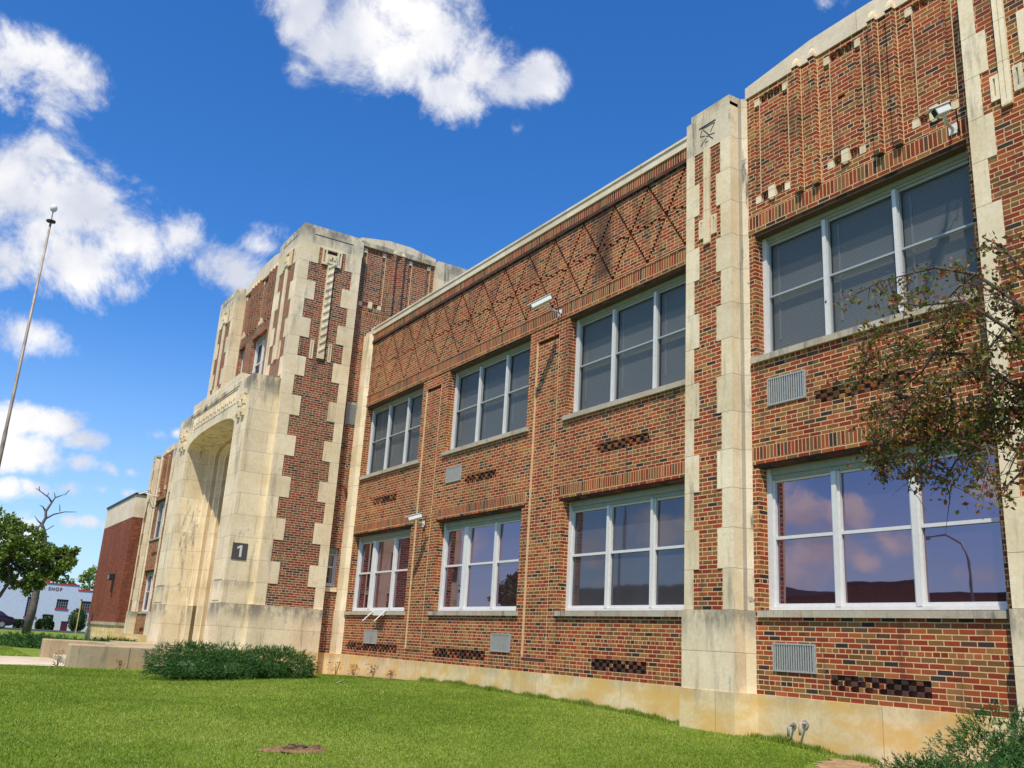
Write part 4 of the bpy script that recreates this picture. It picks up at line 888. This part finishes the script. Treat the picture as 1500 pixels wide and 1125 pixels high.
tree('shade_tree', 'leafy green tree with a leaning trunk in front of the shop at the left edge', g0, [(12, 762, 23), (36, 778, 18), (8, 800, 26), (30, 800, 24), (46, 815, 28), (70, 808, 22), (64, 832, 22), (80, 838, 13), (106, 815, 14), (100, 826, 10), (88, 812, 12), (20, 838, 26), (40, 856, 13), (56, 850, 14), (-25, 775, 30), (-35, 820, 36), (-20, 850, 26), (-70, 790, 34), (-75, 835, 30)], -60,
     [g0, at('x', -60, -30, 905), at('x', -60, 0, 872), at('x', -60, 14, 852), at('x', -60, 12, 820)], n=1300, leaf=.19)
dt = empty('dead_tree', gp(-72, at('x', -72, 40, 915).y)); tag(dt, 'bare dead tree with crooked branches rising behind the leafy tree', 'tree'); O = Vector(dt.location); b = MB()
Zd = lambda a, c: at('x', -72, a/4.327, 680+c/4.327)-O
b.tube([(0, 0, -.1), Zd(212, 900), Zd(262, 640), Zd(284, 470), Zd(278, 420), Zd(266, 382), Zd(290, 340), Zd(290, 300), Zd(328, 242), Zd(350, 212), Zd(406, 192)], [.30, .26, .22, .16, .14, .12, .10, .09, .07, .05, .02], 'bark2', 8); b.build('trunk', dt, True)
for q in ([(328, 242), (310, 212), (250, 167), (225, 150)], [(290, 300), (272, 270), (250, 258)], [(266, 382), (240, 358), (219, 325)], [(290, 345), (340, 318), (410, 302), (485, 303)], [(268, 375), (210, 432), (182, 466), (100, 510)], [(292, 418), (342, 388)], [(350, 212), (345, 180)], [(300, 205), (308, 180)], [(380, 300), (378, 255)], [(410, 195), (440, 165)], [(250, 167), (248, 140)]):
    b = MB(); n = len(q); b.tube([Zd(*p) for p in q], [.07*(1-.75*i/(n-1)) if n > 2 else .03 for i in range(n)], 'bark2', 6); b.build('limb', dt, True)
g1 = gp(-112, 7.0); tree('background_tree', 'bright green tree rising just left of the red brick annex', g1, [(130, 842, 13), (122, 850, 10), (140, 835, 12), (128, 862, 12), (145, 850, 14)], -112, [g1, at('x', -112, 130, 880), at('x', -112, 132, 850)], n=260, leaf=.3, w=(.3, .1, .6), mats=('tree', 'treed', 'treel'))
g2 = gp(-125, 3.0); tree('background_tree', 'hazy dark tree tops seen above the shop roof', g2, [(96, 850, 9), (88, 855, 8), (104, 856, 7), (60, 845, 14), (45, 840, 16), (75, 850, 8)], -125, [g2, at('x', -125, 90, 880), at('x', -125, 92, 855)], n=130, leaf=.4, w=(.3, .6, .1))
# ------------------------------------------------------------------ parked car
def car(name, label, loc, rz):
    e = empty(name, loc, rz); tag(e, label, 'car'); paint = simple('car_paint_plum', (.030, .012, .035), .25, .3, spec=.6)
    prof = [(-2.25, .42), (-2.28, .62), (-2.22, .92), (-1.75, 1.00), (-1.25, 1.36), (-.55, 1.47), (.25, 1.44), (1.0, 1.02), (1.9, .88), (2.22, .70), (2.26, .42), (2.1, .28), (-2.1, .28)]
    b = MB(); W = .88
    def wd(z): return W*(1-.16*max(0, z-.95)/.5) if z > .95 else W
    for i in range(len(prof)):
        a, c = prof[i], prof[(i+1) % len(prof)]; b.face([(a[0], -wd(a[1]), a[1]), (c[0], -wd(c[1]), c[1]), (c[0], wd(c[1]), c[1]), (a[0], wd(a[1]), a[1])], paint)
    for s in (-1, 1): b.face([(p[0], s*wd(p[1]), p[1]) for p in prof], paint)
    b.build('body', e, bevel=.05)
    for s in (-1, 1):
        b = MB(); b.face([(x, s*(wd(z)+.012), z) for x, z in ((-1.55, 1.03), (-1.15, 1.32), (-.5, 1.41), (.2, 1.385), (.82, 1.04))], 'screen'); b.build('side_window', e)
    b = MB(); b.face([(-1.80, -.62, 1.02), (-1.80, .62, 1.02), (-1.31, .58, 1.35), (-1.31, -.58, 1.35)], 'screen'); b.build('rear_window', e)
    for x in (-1.4, 1.4):
        for s in (-1, 1):
            b = MB(); b.tube([(x, s*.70, .33), (x, s*.90, .33)], .33, 'blackm', 20); t_ = b.build('wheel', e); b = MB(); b.tube([(x, s*.90, .33), (x, s*.915, .33)], .2, 'grey', 12); b.build('rim', t_)
    for s in (-.6, .6):
        b = MB(); b.box(-2.285, -2.25, s-.16, s+.16, .72, .86, 'red'); b.build('tail_light', e); b = MB(); b.box(2.2, 2.25, s-.16, s+.16, .62, .74, 'camw'); b.build('headlight', e)
    b = MB(); b.box(-2.32, -2.24, -.8, .8, .34, .52, 'blackm'); b.build('bumper', e, bevel=.02)
    return e
c = at('x', -90.5, 20.5, 905); car('parked_car', 'dark plum saloon car parked at the left edge, only its rear end showing', (-90.5, c.y-2.28, float(gz(-90.5, c.y))+.03), -PI/2)
# ------------------------------------------------------------------ stump patch, weeds, litter
sp = ghit(440, 1099); st = empty('tree_stump', sp); tag(st, 'low rotten tree stump in a bare patch of dry soil on the lawn', 'stump')
M['rot'] = simple('rotten_wood', (.16, .105, .06), .95, var=.5, vs=30, bmp=.8, spec=.1); M['mound'] = simple('bare_soil', (.20, .125, .065), .95, var=.5, vs=25, bmp=.8, spec=.1); V = []; b = MB(); rings = [(.0, .035), (.10, .03), (.17, .035), (.20, .02), (.30, .020), (.38, -.004)]
def rg(r, z, k): w_ = 2*PI*k/28; rr_ = r*(1+.12*math.sin(3*w_+1)+.09*math.sin(7*w_)+.06*math.sin(11*w_+2)); return (rr_*math.cos(w_)*.8, rr_*math.sin(w_)*1.12, z+.012*math.sin(5*w_+r*30))
for (ra, za), (rb, zb) in zip(rings[:-1], rings[1:]):
    for k in range(28): b.face([rg(ra, za, k), rg(rb, zb, k), rg(rb, zb, k+1), rg(ra, za, k+1)], M['mound'] if ra >= .2 else M['rot'])
b.build('soil_mound', st); b = MB()
for k in range(10): a = 2*PI*k/10+.3; b.box(.15*math.cos(a)-.04, .15*math.cos(a)+.04, .19*math.sin(a)-.035, .19*math.sin(a)+.035, 0, .03+.014*(k % 3), 'rot')
b.build('stump_rim', st, bevel=.01); b = MB(); b.tube([(-.02, 0, .0), (-.02, 0, .040)], .10, 'dark', 10); b.build('hollow', st)
def weed(label, x, y, h, n=46):
    e = empty('dry_weed', gp(x, y)); tag(e, label, 'weed', 'dry weeds at the wall base'); P = np.zeros((n, 3)); P[:, :2] = rng.normal(size=(n, 2))*h*.25; P[:, 2] = rng.uniform(.02, h, n)
    leaves('leaves', P, .07, ['jdry', 'rust'], [.8, .2], e, aspect=.35)
    b = MB()
    for k in range(5): b.tube([(0, 0, -.02), (random.gauss(0, h*.2), random.gauss(0, h*.2), h)], [.006, .003], 'bark', 4)
    b.build('stalks', e)
for i, (x, y, h) in enumerate(((-22.9, -.6, .35), (-22.0, -.5, .28), (-21.2, -.35, .30), (-20.3, -.3, .18), (-23.3, -1.1, .2), (-24.9, -6.8, .38), (-23.9, -4.6, .30), (-24.3, -5.5, .22))):
    weed(['dry brown weed nearest the tower in the bare strip under the first window', 'tallest dry weed under the white bracket', 'dry weed right of the bracket at the plinth', 'small dry tuft farthest right along the plinth', 'low dry tuft in the angle of the tower', 'dry weed at the front corner of the terrace wall', 'dry weed against the side of the terrace near the juniper', 'small dry weed halfway along the terrace side'][i], x, y, h)
for i, (px, py, s_) in enumerate(((549, 1076, .035), (497, 1003, .09))):
    p = ghit(px, py); b = MB(); q = [(-s_, -s_*.6, .03), (s_, -s_*.8, .05), (s_*.7, s_, .06+s_*.5), (-s_*.8, s_*.7, .04)]; b.face(q, 'camw'); b.face([(x, y, z-.003) for x, y, z in q[::-1]], 'camw'); o = b.build('paper_scrap'); o.location = p
    tag(o, ['tiny white paper scrap on the lawn right of the stump', 'pale scrap lying at the lawn edge below the strip by the tower'][i], 'litter')
# ------------------------------------------------------------------ what the panes mirror, across the road behind the camera
wb = empty('brick_warehouse', (-50, -50, -1.2)); tag(wb, 'long low red brick warehouse across the road, seen mirrored in the windows', 'building')
b = MB(); b.box(-47.5, -30, -60, -42, -1.6, 4.9, 'abrick'); par(b.build('wall'), wb); b = MB(); b.box(-47.6, -29.9, -60, -41.9, 4.9, 5.1, 'dark'); par(b.build('roof_edge'), wb)
b = MB(); b.box(-75, -47.5, -62, -40, -1.6, 5.9, 'dark')
for i in range(55): b.box(-75+i*.5, -74.8+i*.5, -39.99, -39.9, -1.6, 5.8, 'dark')
par(b.build('shed_wall'), wb)
lp = empty('street_lamp', gp(-24.5, -29)); tag(lp, 'tall street lamp with a curved arm across the road, mirrored in the big lower window', 'street lamp')
b = MB(); b.tube([(0, 0, 0), (0, 0, 6.2), (-.3, 0, 7.1), (-1.2, 0, 7.5), (-2., 0, 7.45)], [.08, .055, .045, .04, .03], 'grey', 8); b.build('pole', lp, True); b = MB(); b.box(-2.7, -1.9, -.14, .14, 7.35, 7.5, 'grey'); b.build('lamp_head', lp, bevel=.03)
for i, (x, y, r) in enumerate(((-90, -36, 3.2), (-66, -33, 2.4), (-24, -46, 2.6))):
    g = gp(x, y); e = empty('street_tree', g); tag(e, ['leafy tree across the road left of the warehouse', 'smaller leafy tree in front of the warehouse shed', 'leafy tree right of the brick warehouse'][i], 'tree', 'trees across the road'); b = MB(); b.tube([(0, 0, 0), (0, 0, r*1.6)], [.25, .12], 'bark2'); b.build('trunk', e)
    P = []
    for k in range(14):
        c = Vector((random.gauss(0, .5), random.gauss(0, .5), random.gauss(0, .4)))*r+Vector((0, 0, r*1.9))
        for j in range(110): P.append(tuple(c+Vector((random.gauss(0, 1), random.gauss(0, 1), random.gauss(0, .8))).normalized()*r*.4*random.uniform(.6, 1)))
    leaves('crown', np.array(P), .4, ['tree', 'treed'], [.5, .5], e, aspect=.7)
# ------------------------------------------------------------------ grass
def grass(n, x0, x1, y0, y1, h0, nm):
    # density falls off with distance from the viewer's side of the lawn
    x = x1-(x1-x0)*rng.random(n)**1.7; y = rng.uniform(y0, y1, n)
    k = np.ones(n, bool)
    k &= ~((x < -24.4) & (y > -6.7)); k &= ~((x > -30.4) & (x < -24.8) & (y < -6.3)); k &= ~((x < -24) & (y > -3.3))
    k &= ~(((x+5.2)**2/2.5**2+(y+.55)**2/1.5**2) < 1.05); k &= ~(y > -.2-1.1*np.clip((-19-x)/4, 0, 1)-.05*np.sin(x*5))
    d2 = ((x-sp.x)/.8)**2+((y-sp.y)/1.12)**2; k &= d2 > (.24+.05*np.sin(np.arctan2(y-sp.y, x-sp.x)*5))**2
    k &= y > -12.5; x, y = x[k], y[k]; n = len(x); z = gz(x, y)
    tuft = .5+.5*np.sin(x*2.1+np.sin(y*1.7)*2)*np.sin(y*2.6+np.sin(x*1.3)*2)
    h = h0*rng.uniform(.55, 1.35, n)*(.8+.4*tuft)*np.where(rng.random(n) < .02, 1.5, 1)
    P = np.stack([x, y, z], 1); lean = rng.normal(size=(n, 3))*.8; lean[:, 2] = 1; lean = unit(lean)
    a = rng.uniform(0, 2*PI, n); w = np.stack([np.cos(a), np.sin(a), np.zeros(n)], 1)*(.0040+.0004*np.maximum(0, -x-5))[:, None]
    V = np.stack([P-w, P+w, P+lean*h[:, None]], 1).reshape(-1, 3); patch = .5+.25*(np.sin(x*.9+2*np.sin(y*.5))+np.sin(y*1.1+1.5*np.sin(x*.37)+1)); pr = tuft*.28+patch*.35+rng.random(n)*.6
    mi = np.where(pr < .38, 0, np.where(pr < .82, 1, 2)); mi = np.where(rng.random(n) < .05, 3, mi)
    return V, mi
GM = [leafmat('grass_deep', (.095, .170, .014), (.145, .23, .022), .4), leafmat('grass_mid', (.195, .295, .030), (.255, .35, .045), .4), leafmat('grass_light', (.33, .39, .08), (.41, .46, .11), .4), leafmat('grass_dry', (.30, .29, .12), (.34, .31, .14), .3)]
V1, m1 = grass(620000, -24, -5, -10.2, -.1, .030, 'a'); V2, m2 = grass(170000, -60, -22, -12.4, -.5, .04, 'b')
n3 = 16000; x3 = rng.uniform(-19.2, -7.4, n3); y3 = -.035-np.abs(rng.normal(size=n3))*.07; h3 = rng.uniform(.03, .11, n3)*(.6+.5*np.sin(x3*3)*np.sin(x3*7.3)+.3)
P3 = np.stack([x3, y3, gz(x3, y3)], 1); l3 = rng.normal(size=(n3, 3))*.4; l3[:, 2] = 1; l3 = unit(l3); a3 = rng.uniform(0, 6.28, n3); w3 = np.stack([np.cos(a3), np.sin(a3), 0*a3], 1)*.007
V3 = np.stack([P3-w3, P3+w3, P3+l3*h3[:, None]], 1).reshape(-1, 3); m3 = rng.choice(4, n3, p=[.4, .35, .15, .1])
V = np.concatenate([V1, V2, V3]); mi = np.concatenate([m1, m2, m3])
g = npmesh('lawn_grass', V, np.arange(len(V)).reshape(-1, 3), mi, GM); tag(g, 'short bright green mown grass of the lawn', 'grass', kind='stuff')
# ------------------------------------------------------------------ sun and sky
SD_ = Vector((.88, -1., 2.3)).normalized(); el = math.asin(SD_.z); az = math.atan2(SD_.x, SD_.y)
ld = bpy.data.lights.new('sun', 'SUN'); ld.energy = 4.8; ld.angle = R(.5); ld.color = (1., .90, .74); lo = bpy.data.objects.new('sun', ld); COL.objects.link(lo); lo.rotation_euler = SD_.to_track_quat('Z', 'Y').to_euler()
wd = bpy.data.worlds.new('World'); sc.world = wd; wd.use_nodes = True; nt = NT(wd.node_tree); bg = wd.node_tree.nodes['Background']
sk = nt.n('ShaderNodeTexSky', sky_type='NISHITA'); sk.sun_disc = False; sk.sun_elevation = el; sk.sun_rotation = az; sk.altitude = 200; sk.air_density = 1.; sk.dust_density = .6; sk.ozone_density = 2.5
tc = nt.n('ShaderNodeTexCoord'); dirv = tc.outputs['Generated']; nrm = nt.n('ShaderNodeVectorMath', operation='NORMALIZE'); nt.lk(dirv, nrm.inputs[0]); dv = nrm.outputs[0]
sp_ = nt.n('ShaderNodeSeparateXYZ'); nt.lk(dv, sp_.inputs[0]); AZ = nt.m('ARCTAN2', sp_.outputs[0], sp_.outputs[1]); EL = nt.m('ARCSINE', sp_.outputs[2])
PXD = F
BL = [(452, 15, 66, 50, 1.2), (520, 60, 85, 62, 1.1), (590, 95, 95, 62, 1.1), (640, 60, 110, 70, 1.1), (650, 142, 72, 56, 1.25), (700, 95, 60, 45, 1), (740, 118, 30, 45, .8), (786, 122, 40, 45, 1.05), (768, 190, 34, 16, .62), (440, 110, 30, 18, .5), (600, 10, 120, 40, 1),
      (20, 95, 70, 50, 1.1), (80, 120, 80, 50, 1), (125, 150, 40, 26, .75), (10, 140, 50, 20, .7),
      (20, 218, 80, 30, .75), (30, 290, 130, 78, 1.2), (120, 300, 90, 62, 1.1), (200, 350, 85, 60, 1.1), (265, 345, 52, 45, 1), (110, 380, 130, 62, 1.1), (170, 430, 80, 32, .8), (20, 380, 70, 50, .9),
      (352, 402, 56, 48, 1.35), (385, 360, 30, 40, .8), (320, 380, 20, 25, .5), (50, 492, 84, 28, 1.05), (15, 505, 40, 20, .7),
      (5, 622, 42, 30, 1.2), (48, 614, 40, 26, 1.2), (92, 622, 38, 24, 1.15), (130, 648, 36, 20, 1.1), (10, 662, 46, 26, 1.1), (62, 668, 46, 24, 1.1), (115, 680, 38, 15, 1.), (158, 686, 28, 10, .95), (190, 690, 18, 8, .8), (232, 640, 24, 14, .95), (262, 634, 22, 12, .95), (242, 674, 26, 12, .85), (212, 668, 20, 10, .7), (15, 722, 34, 14, .95), (58, 718, 32, 13, .95), (100, 716, 30, 12, .9), (140, 718, 26, 10, .85), (175, 720, 22, 8, .75), (100, 762, 20, 10, 1.), (125, 763, 22, 11, 1.1), (148, 767, 16, 8, .95), (20, 775, 70, 20, .5), (1480, -40, 30, 30, .4), (1210, 0, 40, 12, .45)]
RB = [(1175, 750, 62, 26, 1), (1235, 752, 52, 18, .9), (1140, 700, 40, 14, .7), (1200, 795, 90, 26, .8), (1150, 830, 70, 22, .7), (1300, 800, 70, 16, .6), (1460, 712, 50, 24, .8), (1440, 838, 50, 22, .8), (1480, 780, 60, 20, .5), (870, 800, 60, 22, .7), (960, 770, 60, 22, .6), (900, 860, 70, 18, .6), (690, 800, 50, 20, .7), (740, 830, 50, 16, .6), (1250, 835, 40, 14, .8)]
warp = nt.noise(dv, 9., 2, .6, col=True); ws = nt.n('ShaderNodeSeparateColor'); nt.lk(warp, ws.inputs[0])
AZw = nt.m('ADD', AZ, nt.m('MULTIPLY', nt.m('SUBTRACT', ws.outputs[0], .5), .05)); ELw = nt.m('ADD', EL, nt.m('MULTIPLY', nt.m('SUBTRACT', ws.outputs[1], .5), .04))
SQ = 1.5; PV = nt.comb(AZw, nt.m('MULTIPLY', ELw, SQ))
def blobs(lst, mirror=False):
    acc = None
    for px, py, sx, sy, s in lst:
        d = ray(px, py)
        if mirror: d = d*np.array([1, -1, 1])
        a0 = math.atan2(d[0], d[1]); e0 = math.asin(d[2]); r_ = math.sqrt(sx*sy*SQ)/PXD/math.sqrt(max(.3, math.cos(e0)))*1.25
        v = nt.n('ShaderNodeVectorMath', operation='DISTANCE'); nt.lk(PV, v.inputs[0]); v.inputs[1].default_value = (a0, e0*SQ, 0)
        v = nt.m('MULTIPLY_ADD', v.outputs['Value'], -1.35*s/r_, 1.35*s)
        acc = v if acc is None else nt.m('SMOOTH_MAX', acc, v, .25)
    return nt.m('MAXIMUM', acc, 0.)
fb = nt.noise(dv, 11., 6, .66, dist=.25); fb2 = nt.noise(nt.scale(dv, 1., 1., 2.2), 5., 3, .6)
behind = nt.sst(sp_.outputs[1], .25, -.05)
gen = nt.m('MULTIPLY', nt.m('MULTIPLY', nt.sst(fb2, .52, .72), behind), .9)
dens = nt.m('MAXIMUM', nt.m('MAXIMUM', blobs(BL), nt.m('MULTIPLY', blobs(RB, True), behind)), gen)
cov = nt.sst(nt.m('MULTIPLY_ADD', nt.m('SUBTRACT', fb, .5), 3.6, nt.m('MULTIPLY', dens, .95)), .22, 1.15)
cov = nt.m('MULTIPLY', cov, nt.sst(dens, .02, .35))
shade = nt.noise(dv, 8., 3, .6); sh_ = nt.sst(nt.m('ADD', shade, nt.m('MULTIPLY', fb, .5)), .62, .90)
ccol = nt.mix(sh_, (7.2, 7.6, 8.8), (10.9, 10.8, 10.9))
hs = nt.n('ShaderNodeHueSaturation'); hs.inputs['Saturation'].default_value = 1.32; hs.inputs['Value'].default_value = 1.68; nt.lk(sk.outputs[0], hs.inputs['Color'])
skyc = nt.mix(1., hs.outputs[0], (.80, .95, 1.18), 'MULTIPLY')
# low milky air near the horizon
hz = nt.m('MULTIPLY', nt.sst(EL, .34, -.02), .50); skyc = nt.mix(hz, skyc, (5.8, 8.0, 10.8))
nt.lk(nt.mix(cov, skyc, ccol), bg.inputs[0]); bg.inputs[1].default_value = .085
try: wd.cycles.sampling_method = 'MANUAL'; wd.cycles.sample_map_resolution = 512
except Exception: pass
sc.view_settings.view_transform = 'Standard'; sc.view_settings.look = 'None'; sc.view_settings.exposure = .15; sc.view_settings.gamma = 1
sc.render.engine = 'CYCLES'; sc.cycles.max_bounces = 6; sc.cycles.transparent_max_bounces = 8; sc.cycles.sample_clamp_indirect = 6
